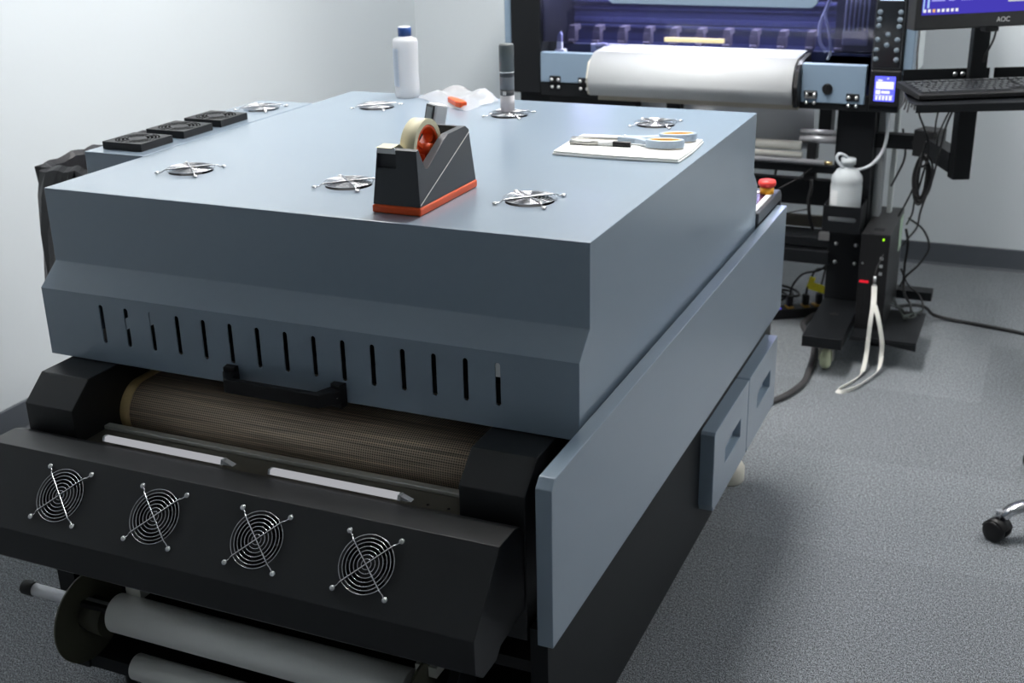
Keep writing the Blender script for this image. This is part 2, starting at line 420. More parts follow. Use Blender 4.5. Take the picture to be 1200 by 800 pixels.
# chrome fan guards
def guard_mesh():
    b = B()
    for i, R in enumerate((.0075, .0135, .0195, .0255, .0315, .037, .0425)):
        ring(b, (0,0,0), R, .00072, seg=56, cs=8, z=.0045)
    for k in range(2):
        a = k*PI/2 + PI/4; d = Vector((math.cos(a), math.sin(a), 0)); n = Vector((-d.y, d.x, 0))
        tube(b, [d*-.0575+Vector((0,0,.002)), d*-.050+Vector((0,0,.0021)), d*-.044+Vector((0,0,.0058)), d*-.02+Vector((0,0,.0061)), d*.02+Vector((0,0,.0061)), d*.044+Vector((0,0,.0058)), d*.050+Vector((0,0,.0021)), d*.0575+Vector((0,0,.002))], .0011, 8, n=3)
        for s in (-1, 1):
            c = d*s*.0590
            for q in (0,): 
                P = [c + Vector((.0036*math.cos(2*PI*i/16), .0036*math.sin(2*PI*i/16), .002)) for i in range(16)]
                tube(b, P, .0011, 6, smooth=False, closed=True)
    return b
def make_guard(M):
    g = obj('fan_guard', guard_mesh(), CHROME, dryer, at=(0,0,0)); g.matrix_basis = M
    for k in range(4):
        a = PI/4 + k*PI/2; c = Vector((math.cos(a)*.0590, math.sin(a)*.0590, 0))
        bs = B(); lathe(bs, c, [(0.0024,0.0005), (.0034,.0022), (.0031,.0038), (.0016,.0046), (0,.0046)], 14)
        s = obj('screw', bs, SCREWM, at=(0,0,0)); s.location = (0,0,0); s.parent = g
    return g
DW = Vector((0,0,0)) - ORG[dryer]
def surf(x, y, z, rx=0, rz=0): return Matrix.Translation(Vector((x,y,z)) + DW) @ Matrix.Rotation(rx, 4, 'X') @ Matrix.Rotation(rz, 4, 'Z')
G0 = make_guard(surf(*GUARDS[0], .0005))
for x, y in GUARDS[1:]: copy_part(G0, dryer, surf(x, y, .0005))
copy_part(G0, dryer, surf(-1.078, .762, .0005))
# fans beneath the guards
def fan_bm():
    b = B()
    lathe(b, (0,0,0), [(.0402,-.0045), (.0425,-.0045), (.0425,-.031), (0,-.031), (0,-.0295), (.0402,-.0295), (.0402,-.0045)], 40)
    cyl(b, (0,0,-.006), (0,0,-.026), .019, seg=24)
    for k in range(7):
        a = 2*PI*k/7; vs = []
        for (r, off, z) in ((.018, -.12, -.008), (.0385, -.05, -.007), (.0385, .62, -.022), (.018, .5, -.022)):
            vs.append(b.verts.new((r*math.cos(a+off), r*math.sin(a+off), z)))
        vb = [b.verts.new(v.co + Vector((0,0,-.0012))) for v in vs]
        b.faces.new(vs); b.faces.new(vb[::-1])
        for i in range(4): b.faces.new((vs[i], vb[i], vb[(i+1) % 4], vs[(i+1) % 4]))
    return b
F0 = obj('fan', fan_bm(), DARKIN, dryer, at=(0,0,0)); F0.matrix_basis = surf(*GUARDS[0], 0)
for x, y in GUARDS[1:]+[(-1.078, .762)]: copy_part(F0, dryer, surf(x, y, 0, 0, random.random()))

# square black fan filters on the side cabinet
def filter_bm():
    b = B(); s = .0475
    box(b, -s, s, -s, s, 0, .0145)
    return b
def make_filter(x, y):
    M = surf(x, y, .0003)
    f = obj('fan_filter', filter_bm(), BLACKP, dryer, at=(0,0,0)); f.matrix_basis = M
    c = B()
    for r0, r1 in ((.0185,.0235), (.0260,.0310), (.0335,.0375), (.0398,.0432)):
        for q in range(4):
            a0 = q*PI/2 + .08; a1 = (q+1)*PI/2 - .08; n = 10
            o_ = [(r1*math.cos(a0+(a1-a0)*i/n), r1*math.sin(a0+(a1-a0)*i/n)) for i in range(n+1)]
            i_ = [(r0*math.cos(a1-(a1-a0)*i/n), r0*math.sin(a1-(a1-a0)*i/n)) for i in range(n+1)]
            prism(c, o_+i_, 2, .003, .02)
    f.matrix_basis = Matrix.Identity(4); sv = f.parent; f.parent = None; ORG[f] = Vector((0,0,-UP))
    for v in c.verts: v.co.z -= UP
    cut(f, c); f.parent = sv; f.matrix_basis = M
    return f
Q0 = make_filter(-1.0775, .3395)
for y in (.470, .594): copy_part(Q0, dryer, surf(-1.0775, y, .0003))

# blue side panel with chamfered corners
P = [(-.228,-.521), (-.228,-.275), (-.214,-.262), (1.281,-.262), (1.281,-.521)]
b = B(); prism(b, P, 0, .006, .030); obj('side_panel', b, BLUE, dryer, bevel=.0015)
# black chassis
b = B()
box(b, -.028, 0., -.175, 1.324, -.842, -.535)       # right lower skin
box(b, -.028, .004, .122, 1.324, -.535, -.305)
obj('chassis_side', b, BLACKC, dryer, bevel=.001)
b = B(); box(b, -.955, -.93, -.16, 1.324, -.842, -.572); box(b, -.955, -.93, .122, 1.324, -.572, -.305); obj('chassis_side', b, BLACKC, dryer, bevel=.001)
b = B(); box(b, -.93, -.028, .16, 1.30, -.842, -.33); obj('inner_body', b, DARKIN, dryer)
b = B(); box(b, -.93, -.028, -.17, .16, -.842, -.815); obj('bottom_tray', b, BLACKC, dryer)
b = B(); box(b, -.93, -.028, -.165, .16, -.62, -.60); box(b, -.93,-.028, .13,.16,-.62,-.3); obj('front_bulkhead', b, DARKIN, dryer)

# faceted black roller covers either side
cp = [(-.04,-.2915), (-.113,-.2915), (-.160,-.331), (-.160,-.57), (.12,-.57), (.12,-.2915)]
b = B(); prism(b, cp, 0, -.142, -.038); obj('roller_cover', b, BLACKT, dryer, bevel=.0015)
b = B(); prism(b, cp, 0, -.958, -.856); obj('roller_cover', b, BLACKT, dryer, bevel=.0015)

# mesh belt on its roller
RC = (.001, -.387); RR = .0525
b = B()
cyl(b, (-.875, *RC), (-.130, *RC), RR-.003, seg=64)
obj('roller', b, STEEL, dryer)
def belt_bm(x0, x1, R):
    b = B(); uv = b.loops.layers.uv.new('UVMap')
    n = 60; a0, a1 = math.radians(60), math.radians(285)
    A = []
    pts = [(.35, RC[1]+R, 0.0)]
    s = .35-RC[0]
    for i in range(n+1):
        a = PI/2 + PI*i/n
        pts.append((RC[0]+R*math.cos(a), RC[1]+R*math.sin(a), s + R*PI*i/n))
    pts.append((.35, RC[1]-R, s+R*PI+.3))
    for (y, z, u) in pts:
        A.append((b.verts.new((x0, y, z)), b.verts.new((x1, y, z)), u))
    for (p, q, u), (p2, q2, u2) in zip(A, A[1:]):
        f = b.faces.new((p, q, q2, p2)); f.smooth = True
        for l, c in zip(f.loops, ((x0,u),(x1,u),(x1,u2),(x0,u2))): l[uv].uv = c
    return b
bo = obj('mesh_belt', belt_bm(-.853, -.10, RR), BELT, dryer)
sm = bo.modifiers.new('solid', 'SOLIDIFY'); sm.thickness = .0015
bo = obj('belt_edging', belt_bm(-.868, -.836, RR+.0012), BELTE, dryer)
sm = bo.modifiers.new('solid', 'SOLIDIFY'); sm.thickness = .0015
b = B(); cyl(b, (-.905, *RC), (-.875, *RC), .03); cyl(b, (-.884, *RC), (-.8755, *RC), .047, seg=48); obj('roller_hub', b, STEEL, dryer)

# steel lip and plate below the belt
b = B(); box(b, -.856, -.142, -.094, -.080, -.3922, -.3855); obj('steel_lip', b, ALUL, dryer, bevel=.001)
b = B(); prism(b, [(-.0945,-.3925), (-.190,-.3925), (-.190,-.41), (-.060,-.47), (-.060,-.41)], 0, -.856, -.142); pl = obj('outfeed_plate', b, DULL, dryer)
b = B()
for x in (-.77, -.48, -.445, -.21, -.175): cyl(b, (x, -.130, -.3925), (x, -.130, -.3915), .0022, seg=10)
obj('rivets', b, DARKIN, pl)

# front fan tray
tp = [(-.158,-.392), (-.172,-.372), (-.189,-.366), (-.243,-.365), (-.332,-.461), (-.331,-.514), (-.307,-.535), (-.263,-.535), (-.247,-.521), (-.161,-.515)]
b = B(); prism(b, tp, 0, -.961, -.041); tray = obj('fan_tray', b, BLACKT, dryer)
sl = Vector((0,-.089,-.096)).normalized(); nn = Vector((0,-.096,.089)).normalized()
TX = (-.777, -.593, -.408, -.225); rx = math.atan2(.096, .089)
b = B(); ctrs = []
for x in TX:
    c = Vector((x,-.243,-.365)) + sl*.0625; ctrs.append(c)
    cyl(b, c-nn*.032, c+nn*.02, .0405, seg=48)
cut(tray, b)
bv = tray.modifiers.new('bevel', 'BEVEL'); bv.width = .0012; bv.segments = 2; bv.limit_method = 'ANGLE'; bv.angle_limit = math.radians(32)
for c in ctrs:
    M = surf(*(c+nn*.0006), rx, .0); copy_part(G0, dryer, M)
    M = surf(*(c-nn*.001), rx, random.random()); copy_part(F0, dryer, M)

# two slim white lamp bars on the tray's rear edge
for x0, x1 in ((-.779,-.549), (-.457,-.235)):
    y = -.170
    b = B(); P = [(y-.007,-.3655), (y-.0045,-.358), (y+.0045,-.358), (y+.007,-.3655)]
    prism(b, P, 0, x0, x1); lb = obj('lamp_bar', b, LAMPW, dryer, bevel=.0008)
    b = B(); prism(b, P, 0, x0-.004, x0-.0002); obj('lamp_end_cap', b, CLEARP, lb)
    b = B(); prism(b, P, 0, x1+.0002, x1+.005)
    prism(b, [(x1+.005,-.3655), (x1+.005,-.359), (x1+.022,-.3655)], 1, y-.005, y+.005)
    obj('lamp_end_cap', b, CLEARP, lb)

# lift handle on the hood
b = B()
# outline seen from above, extruded vertically
outl = [(-.619,-.0440), (-.596,-.0440), (-.583,-.078), (-.427,-.078), (-.414,-.0440), (-.391,-.0440), (-.394,-.062), (-.416,-.090), (-.594,-.090), (-.616,-.062)]
prism(b, outl, 2, -.285, -.262)
# the two feet are taller than the bar
prism(b, [(-.619,-.0440), (-.596,-.0440), (-.596,-.056), (-.616,-.060)], 2, -.295, -.255)
prism(b, [(-.414,-.0440), (-.391,-.0440), (-.394,-.060), (-.414,-.056)], 2, -.295, -.255)
hd = obj('hood_handle', b, BLACKP, dryer, bevel=.0015)
b = B(); lathe(b, (-.400,-.063,-.273), [(.0035,0),(.0035,.003),(.002,.004),(0,.004)], 12, axis=(.75,-.6,.1)); obj('screw', b, SCREWM, hd)

# two blue storage drawers low on the right side
def side_drawer(y0, y1):
    P = [(y0+.01,-.772), (y0,-.755), (y0,-.594), (y0+.006,-.588), (y1-.001,-.588), (y1-.001,-.772)]
    b = B(); prism(b, P, 0, -.002, .030); o = obj('side_drawer', b, BLUE, dryer, bevel=.002)
    ym = (y0+y1)/2+.015
    c = B(); prism(c, [(ym-.07,-.700), (ym-.07,-.655), (ym+.07,-.655), (ym+.07,-.700)], 0, .012, .04)
    cut(o, c)
    bv = o.modifiers[0] if o.modifiers else o.modifiers.new('bevel', 'BEVEL'); bv.width = .0015
    return o
side_drawer(.664, .966); side_drawer(.970, 1.268)

# feet / castors
def dryer_foot(x, y):
    b = B(); lathe(b, (x,y,ZF), [(0,0), (.040,0), (.043,.006), (.043,.040), (.036,.052), (.016,.056), (0,.056)], 32); f = obj('levelling_foot', b, CREAMN, dryer)
    b = B(); cyl(b, (x,y,ZF+.05), (x,y,-.842), .011, seg=16); cyl(b, (x,y,ZF+.056), (x,y,ZF+.07), .019, seg=6); obj('foot_stem', b, BLACKP, f)
for x, y in ((-.075,1.255), (-.075,-.10), (-.88,-.10), (-.88,1.255)): dryer_foot(x, y)

# take-up shaft, discs and tubes under the tray
SY, SZ = -.25, -.655
b = B()
cyl(b, (-.915,SY,SZ+.020), (-.15,SY,SZ+.020), .0115); sh = obj('take_up_shaft', b, SHAFT, dryer)
b = B(); cyl(b, (-.938,SY,SZ+.020), (-.913,SY,SZ+.020), .0125); obj('shaft_cap', b, RUBBER, sh, bevel=.002)
for x in (-.800, -.165):
    b = B(); cyl(b, (x-.002,SY,SZ-.004), (x+.002,SY,SZ-.004), .079, seg=64); cyl(b, (x-.002,SY,SZ), (x+(.045 if x < -.5 else -.045),SY,SZ), .028, .030, seg=24)
    obj('flange_disc', b, SMOKE, dryer, label='smoky see-through flange disc')
b = B(); cyl(b, (-.735,SY,SZ+.018), (-.19,SY,SZ+.018), .0325, seg=48); obj('core_tube', b, ALU, dryer)
b = B()
for k in range(3):
    a = k*2*PI/3+.3
    obox(b, (-.765, SY+.016*math.cos(a), SZ+.016+.016*math.sin(a)), .09, .010, .012)
obj('core_chuck', b, BLACKP, dryer, bevel=.002)
b = B(); cyl(b, (-.712,-.25,-.737), (-.12,-.25,-.737), .0225, seg=40); obj('tension_tube', b, ALU, dryer)
for x in (-.835, -.13):
    b = B(); prism(b, [(-.165,-.60), (-.205,-.60), (-.275,-.66), (-.285,-.72), (-.265,-.755), (-.165,-.76)], 0, x-.008, x+.008); br = obj('shaft_bracket', b, BLACKC, dryer, bevel=.001)
    b = B(); lathe(b, (x-.018,-.262,-.664), [(0,-.004),(.008,-.004),(.008,.004),(.004,.005),(.004,.012)], 16, axis=(1,0,0)); obj('thumb_screw', b, SCREWM, br)
for q_ in ((-.725,-.695,-.236,-.205,-.612,-.585), (-.185,-.150,-.240,-.215,-.612,-.595)):
    b = B(); box(b, *q_); obj('tray_clip', b, ALUL, dryer)
b = B(); box(b, -.93, -.90, -.175, -.10, -.842, -.575); obj('front_leg', b, BLACKC, dryer)

# control box at the rear right
b = B(); prism(b, [(1.086,-.262), (1.086,-.234), (1.320,-.234), (1.336,-.246), (1.336,-.40), (1.326,-.40), (1.326,-.262)], 0, -.36, .0055)
cb = obj('control_box', b, GREYP, dryer, bevel=.003)
b = B()
for (x0,x1,y0,y1) in ((-.33,-.003,1.092,1.102), (-.33,-.003,1.262,1.276), (-.014,-.003,1.102,1.262), (-.33,-.319,1.102,1.262)): box(b, x0, x1, y0, y1, -.2338, -.2305)
obj('panel_frame', b, WHITEP, cb)
b = B(); box(b, -.319, -.014, 1.102, 1.262, -.2338, -.2325); obj('touch_screen', b, pbr('maroon glass', (.06,.02,.05), .2, noise=(8,.4)), cb)
ax = Vector((0,0,1)); ec = (-.016,1.262,-.2304)
b = B(); lathe(b, ec, [(0,0),(.0165,0),(.0165,.015),(0,.015)], 24, axis=ax); es = obj('emergency_stop_collar', b, YEL, cb, label='yellow collar')
b = B(); lathe(b, ec, [(0,.0152),(.014,.0152),(.020,.019),(.0215,.025),(.019,.031),(.012,.033),(0,.0335)], 28, axis=ax); obj('emergency_stop_button', b, RED, es, label='red mushroom button')

# ------------------------------------------------------------------ things on the dryer
# tape dispenser
td = thing('tape_dispenser', (-.333,.134,0), 'dark grey desktop tape dispenser with orange base and cream tape roll', 'tape dispenser')
b = B()
def slab(b, x0, x1, y0, y1, z0, z1, dx=0, dy0=0, dy1=0):
    v = box(b, x0, x1, y0, y1, z0, z1)
    for q in v[4:]:
        q.co.x += dx if q.co.x < (x0+x1)/2 else -dx
slab(b, -.3765, -.2905, .0435, .2475, .0, .013); obj('base', b, ORANGE, td, bevel=.003, label='orange base')
yz = [(.0460,.0135), (.0545,.098), (.0620,.100), (.0760,.068), (.085,.066), (.150,.099), (.165,.104), (.228,.105), (.2390,.098), (.2450,.0135)]
b = B(); vs = prism(b, yz, 0, -.3745, -.2925)
for v in vs:
    k = (v.co.z-.0135)*.085
    v.co.x += k if v.co.x < -.333 else -k
body = obj('body', b, GREYP, td, bevel=.0022)
c = B(); prism(c, [(.066,.2), (.066,.078), (.086,.060), (.086,.022), (.222,.022), (.222,.2)], 0, -.355, -.312); cut(body, c)
c = B(); box(c, -.3665, -.335, .03, .0585, .070, .094); cut(body, c)
b = B(); n0 = Vector((0,0,0))
P0 = Vector((-.29235-.0, .0475, .0165)); P1 = Vector((-.29235-.085*.08, .2385, .0935))
wv = Vector((0,-.35,.93))*.0008
vs = [b.verts.new(p) for p in (P0-wv, P1-wv, P1+wv, P0+wv)]; v2 = [b.verts.new(v.co+Vector((.0006,0,0))) for v in vs]
b.faces.new(vs); b.faces.new(v2[::-1])
for i in range(4): b.faces.new((vs[i], v2[i], v2[(i+1) % 4], vs[(i+1) % 4]))
obj('seam_line', b, LINEW, body)
tc_ = (-.3335, .135, .0845)
b = B(); lathe(b, (-.3465, tc_[1], tc_[2]), [(.0385,0), (.0475,0), (.0475,.025), (.0385,.025), (.0385,0)], 56, axis=(1,0,0)); rl = obj('tape_roll', b, CREAM, td, label='roll of cream tape')
for p in rl.data.polygons: p.use_smooth = abs(p.normal.x) < .5
b = B()
lathe(b, (-.3455, tc_[1], tc_[2]), [(.033,0), (.0380,0), (.0380,.023), (.033,.023), (.033,0)], 40, axis=(1,0,0))
cyl(b, (-.352, tc_[1], tc_[2]), (-.315, tc_[1], tc_[2]), .009)
for k in range(3):
    a = k*2*PI/3 + .5
    obox_c = (-.334, tc_[1]+.0215*math.cos(a), tc_[2]+.0215*math.sin(a))
    v = box(b, -.008, .008, -.003, .003, -.0125, .0125)
    M = Matrix.Translation(obox_c) @ Matrix.Rotation(a-PI/2, 4, 'X')
    for q in v: q.co = M @ q.co
obj('tape_core', b, ORANGE, td, label='orange core')
b = B(); ribbon(b, [(-.3500, tc_[1]-.006, tc_[2]-.046+.0), (-.3500,.104,.055), (-.3505,.092,.085), (-.3515,.076,.1018), (-.3515,.062,.1022), (-.3515,.047,.1018)], (1,0,0), .0265, .0004); obj('tape_end', b, CREAM, td)
b = B(); box(b, -.366, -.3355, .0530, .0548, .092, .1015); obj('cutter_blade', b, WHITEP, td)

# small gauge with a screen, behind the dispenser
gd = thing('digital_gauge', (-.41,.34,0), 'small upright digital gauge with grey screen behind the tape dispenser', 'gauge')
b = B(); gx, gy = -.415, .33
M = Matrix.Translation((gx, gy, .052)) @ Matrix.Rotation(math.radians(-36), 4, 'Z') @ Matrix.Rotation(math.radians(-12), 4, 'X')
v = box(b, -.017, .017, -.013, .013, -.050, .066)
for q in v: q.co = M @ q.co
obj('case', b, pbr('light grey case', (.66,.67,.68), .35, noise=(30,.03)), gd, bevel=.004)
b = B(); v = box(b, -.015, .015, -.0145, -.0128, .025, .063)
for q in v: q.co = M @ q.co
bz = obj('bezel', b, BLACKP, gd, bevel=.0006)
b = B(); v = box(b, -.0105, .0105, -.0150, -.0144, .032, .059)
for q in v: q.co = M @ q.co
obj('screen', b, SCRDK, bz)
b = B(); lathe(b, (gx-.003, gy-.01, .0005), [(0,0),(.024,0),(.024,.006),(.01,.010),(0,.01)], 24); obj('foot', b, BLACKP, gd)

# bottle
bt = thing('squeeze_bottle', (-.826,1.0,0), 'tall frosted white plastic bottle with blue cap at the back of the dryer lid', 'bottle')
b = B(); lathe(b, (-.826,1.0,.0005), [(0,0), (.026,0), (.0288,.004), (.0292,.02), (.0284,.06), (.0296,.118), (.0296,.128), (.027,.135), (.016,.139), (.0145,.142), (0,.142)], 36); obj('bottle_body', b, MILKY, bt)
b = B(); lathe(b, (-.826,1.0,.1415), [(0,0), (.0158,0), (.0158,.018), (.0145,.0195), (0,.0195)], 30); obj('cap', b, BLUECAP, bt, label='blue screw cap')
b = B(); lathe(b, (-.826,1.0,.1612), [(0,0), (.0138,0), (.0138,.0012), (0,.0012)], 30); obj('cap_top', b, WHITEP, bt)
b = B()
R_ = .0299; n = 10
a0, a1 = math.radians(195), math.radians(262)
A = [(R_*math.cos(a0+(a1-a0)*i/n)-.826, R_*math.sin(a0+(a1-a0)*i/n)+1.0) for i in range(n+1)]
vb = [(b.verts.new((x,y,.028)), b.verts.new((x,y,.115))) for x,y in A]
for p, q in zip(vb, vb[1:]): b.faces.new((p[0], q[0], q[1], p[1]))
obj('paper_label', b, pbr('pale blue label', (.55,.60,.68), .5, noise=(60,.08)), bt)

# handheld microscope standing on a fan guard
mi = thing('handheld_microscope', (-.508,.866,.006), 'grey handheld microscope with clear foot standing on a rear fan guard', 'microscope')
mx_, my_ = -.508, .866
b = B(); lathe(b, (mx_,my_,.0075), [(.0135,0), (.0155,0), (.0155,.034), (.0135,.034), (.0135,0)], 36); obj('clear_foot', b, clear_mat('clear acrylic', (.95,.94,.95), film=((.95,.93,.95), .5)), mi)
b = B(); lathe(b, (mx_,my_,.0415), [(0,0), (.0150,0), (.0155,.001), (.0155,.012), (0,.012)], 36); obj('button_band', b, pbr('charcoal band', (.06,.06,.065), .4, noise=(40,.05)), mi)
b = B(); box(b, mx_-.0035, mx_+.0045, my_-.0165, my_-.0145, .0435, .0515); obj('button', b, LINEW, mi, bevel=.0008)
b = B(); lathe(b, (mx_,my_,.0538), [(0,0), (.0158,0), (.0158,.026), (.0155,.027), (0,.027)], 36); obj('grip', b, pbr('mid grey grip', (.16,.165,.175), .4, noise=(40,.05)), mi)
b = B(); lathe(b, (mx_,my_,.0810), [(0,0), (.0155,0), (.0155,.009), (0,.009)], 36); obj('focus_ring', b, GREYP, mi)
b = B(); lathe(b, (mx_,my_,.0902), [(0,0), (.0163,0), (.0163,.0022), (0,.0022)], 36); obj('metal_ring', b, SCREWM, mi)
b = B(); lathe(b, (mx_,my_,.0926), [(0,0), (.0163,0), (.0163,.054), (.0150,.0575), (.011,.0582), (0,.0582)], 36); obj('barrel', b, pbr('grey green barrel', (.085,.095,.095), .35, noise=(30,.05)), mi)

# plastic bag with an orange tool in it
bgo = thing('plastic_bag', (-.68,.99,0), 'crumpled clear plastic bag holding an orange tool behind the tape dispenser', 'bag')
def bag_bm():
    b = B(); nx, ny = 26, 18
    rnd = random.Random(3)
    cs = [Vector((-.795,.985)), Vector((-.612,.862)), Vector((-.585,.985)), Vector((-.735,1.115))]
    G = []
    for i in range(nx+1):
        row = []
        for j in range(ny+1):
            u, v = i/nx, j/ny
            p = cs[0]*(1-u)*(1-v) + cs[1]*u*(1-v) + cs[2]*u*v + cs[3]*(1-u)*v
            e = min(u, 1-u, v, 1-v)*2
            h = .002 + .016*min(1, e*2.2)**.7*(0.75+.35*math.sin(7*u+3*v)+.25*math.sin(13*v-5*u)) + rnd.uniform(-.0012,.0012)
            h += .010*math.exp(-((u-.15)**2+(v-.75)**2)/.03) + .012*math.exp(-((u-.8)**2+(v-.8)**2)/.04)
            row.append(b.verts.new((p.x + .005*math.sin(9*v), p.y + .005*math.sin(8*u), max(h, .0015))))
        G.append(row)
    for i in range(nx):
        for j in range(ny):
            f = b.faces.new((G[i][j], G[i+1][j], G[i+1][j+1], G[i][j+1])); f.smooth = True
    return b
obj('bag_film', bag_bm(), BAG, bgo)
kt = thing('orange_knife', (-.66,.93,0), 'orange handled tool lying inside the clear plastic bag', 'tool')
b = B(); v = prism(b, [(-.036,-.006), (.02,-.010), (.036,-.006), (.036,.008), (.01,.010), (-.036,.004)], 2, .0, .011)
for q in v: q.co *= 1.15
M = Matrix.Translation((-.655,.915,.0045)) @ Matrix.Rotation(math.radians(-44), 4, 'Z')
for q in v: q.co = M @ q.co
obj('grip', b, ORANGE, kt, bevel=.002)
b = B(); v = box(b, -.056, -.037, -.003, .003, .003, .0045)
for q in v: q.co = M @ q.co
obj('blade', b, STEEL, kt)

# pad with scissors and a hobby knife
pd = B()
outline = [(-.262,.512), (-.14,.508), (-.022,.519), (-.020,.60), (-.026,.702), (-.14,.692), (-.264,.676), (-.266,.60)]
prism(pd, outline, 2, .0004, .0040); prism(pd, [(x*.985-.0025, y*.985+.010) for x, y in outline], 2, .0041, .0075)
for v in pd.verts: v.co.z += .0006*math.sin(40*v.co.x) if v.co.z > .001 else 0
obj('cleaning_pad', pd, PAPER, label='white folded cloth pad under scissors on the dryer lid', cat='pad', bevel=.0008)
sz_ = thing('scissors', (-.12,.62,.008), 'pale blue handled scissors lying on the white pad', 'scissors')
def loop_pts(cx, cy, rx_, ry_, rot, n=28):
    return [(cx + rx_*math.cos(a)*math.cos(rot) - ry_*math.sin(a)*math.sin(rot), cy + rx_*math.cos(a)*math.sin(rot) + ry_*math.sin(a)*math.cos(rot)) for a in [2*PI*i/n for i in range(n)]]
def grip_ring(name, cx, cy, rx_, ry_, rot, parent):
    zz = .0085
    o = B(); P = loop_pts(cx, cy, rx_, ry_, rot); Q = loop_pts(cx, cy, rx_-.006, ry_-.006, rot); Q2 = loop_pts(cx, cy, rx_-.009, ry_-.009, rot)
    def band(bm, A, Bq, z0, z1):
        n = len(A)
        a0 = [bm.verts.new((*p, z0)) for p in A]; a1 = [bm.verts.new((*p, z1)) for p in A]
        b0 = [bm.verts.new((*p, z0)) for p in Bq]; b1 = [bm.verts.new((*p, z1)) for p in Bq]
        for i in range(n):
            j = (i+1) % n
            for f in ((a0[i],a0[j],a1[j],a1[i]), (b0[j],b0[i],b1[i],b1[j]), (a1[i],a1[j],b1[j],b1[i]), (a0[j],a0[i],b0[i],b0[j])):
                q = bm.faces.new(f)
    band(o, P, Q, zz, zz+.015)
    g = obj(name, o, SCIS, parent, bevel=.002)
    i = B(); band(i, loop_pts(cx, cy, rx_-.0062, ry_-.0062, rot), Q2, zz+.001, zz+.0145); obj('grip_lining', i, YELG, g, label='yellow inner lining')
    return g
def bar2(bm, pts, z0, z1): return prism(bm, pts, 2, z0, z1)
grip_ring('finger_loop', -.074, .604, .036, .018, math.radians(12), sz_)
grip_ring('finger_loop', -.068, .668, .036, .018, math.radians(22), sz_)
b = B(); bar2(b, [(-.172,.618), (-.168,.632), (-.132,.628), (-.105,.612), (-.106,.594), (-.135,.612)], .009, .020); obj('shank', b, SCIS, sz_, bevel=.002)
b = B(); bar2(b, [(-.172,.624), (-.166,.640), (-.130,.648), (-.098,.668), (-.094,.650), (-.13,.628)], .010, .019); obj('shank', b, SCIS, sz_, bevel=.002)
b = B(); bar2(b, [(-.262,.606), (-.172,.616), (-.168,.630), (-.215,.620)], .0120, .0138); obj('blade', b, STEEL, sz_)
b = B(); bar2(b, [(-.262,.612), (-.170,.622), (-.168,.636), (-.22,.626)], .0140, .0156); obj('blade', b, STEEL, sz_)
b = B(); lathe(b, (-.160,.627,.0200), [(0,0),(.004,0),(.0035,.0015),(0,.002)], 16); obj('pivot_screw', b, SCREWM, sz_)
hk = thing('hobby_knife', (-.18,.575,.008), 'slim white hobby knife with black collar lying in front of the scissors', 'knife')
k0 = Vector((-.252,.577,.0125)); kd = (Vector((-.105,.594,.0125))-k0).normalized()
b = B(); cyl(b, k0, k0+kd*.055, .0042, seg=16); obj('end_cap', b, STEEL, hk)
b = B(); cyl(b, k0+kd*.0552, k0+kd*.083, .0042, seg=16); obj('handle', b, WHITEP, hk)
b = B(); cyl(b, k0+kd*.0832, k0+kd*.117, .0052, seg=18); obj('collar', b, BLACKP, hk, bevel=.0006, label='black rubber collar')
b = B(); cyl(b, k0+kd*.1172, k0+kd*.150, .0022, .0008, seg=12); obj('nib', b, WHITEP, hk)

# ------------------------------------------------------------------ waste bin behind the dryer
wb = thing('waste_bin', (-1.34,.70,ZF), 'black waste bin with crumpled black liner between wall and dryer', 'bin')
bx0, bx1, by0, by1, bz = -1.515, -1.20, .487, .93, -.105
b = B()
def taper_ring(b, x0, x1, y0, y1, z): return [b.verts.new(p) for p in ((x0,y0,z),(x1,y0,z),(x1,y1,z),(x0,y1,z))]
A = taper_ring(b, bx0+.07, bx1-.04, by0+.03, by1-.05, ZF+.005); T = taper_ring(b, bx0, bx1, by0, by1, bz)
T2 = taper_ring(b, bx0+.006, bx1-.006, by0+.006, by1-.006, bz); A2 = taper_ring(b, bx0+.076, bx1-.046, by0+.036, by1-.056, ZF+.012)
b.faces.new(A); b.faces.new(A2[::-1])
for i in range(4):
    j = (i+1) % 4
    b.faces.new((A[i],A[j],T[j],T[i])); b.faces.new((T[i],T[j],T2[j],T2[i])); b.faces.new((T2[i],T2[j],A2[j],A2[i]))
obj('bin_body', b, BLACKP, wb, bevel=.006)
def liner_bm():
    b = B(); rnd = random.Random(11)
    N = 72; prof_ = [(-.052,-.30), (-.042,-.14), (-.026,-.06), (-.014,-.004), (0,.006), (.012,-.006), (.022,-.05), (.040,-.10), (.08,-.13), (.12,-.12)]
    cx, cy = (bx0+bx1)/2, (by0+by1)/2; hx, hy = (bx1-bx0)/2, (by1-by0)/2
    R = []
    ph = [rnd.uniform(0,6.28) for _ in range(6)]
    for i in range(N):
        a = 2*PI*i/N; c, s = math.cos(a), math.sin(a)
        k = 1/((abs(c)**6+abs(s)**6)**(1/6))
        px, py = c*k*hx, s*k*hy
        row = []
        for j, (ins, dz) in enumerate(prof_):
            w = (.010 if j < 3 else .003 if j < 6 else .013)
            off = ins + w*(math.sin(9*a+ph[0]+j) + .7*math.sin(17*a+ph[1]+j*.7) + rnd.uniform(-.5,.5))
            if j < 4: off = min(off, -.005)
            l = math.hypot(px, py)
            zz = bz + dz + .003*math.sin(6*a+ph[2]) + .003*math.sin(19*a+ph[3])
            if j > 1 and s > .5: zz += .010*math.exp(-((c-.1)/.25)**2)
            row.append(b.verts.new((cx+px*(1-off/l), cy+py*(1-off/l), zz)))
        R.append(row)
    for i in range(N):
        a, c = R[i], R[(i+1) % N]
        for j in range(len(a)-1): f = b.faces.new((a[j], c[j], c[j+1], a[j+1])); f.smooth = False
    b.faces.new([r[-1] for r in R])
    return b
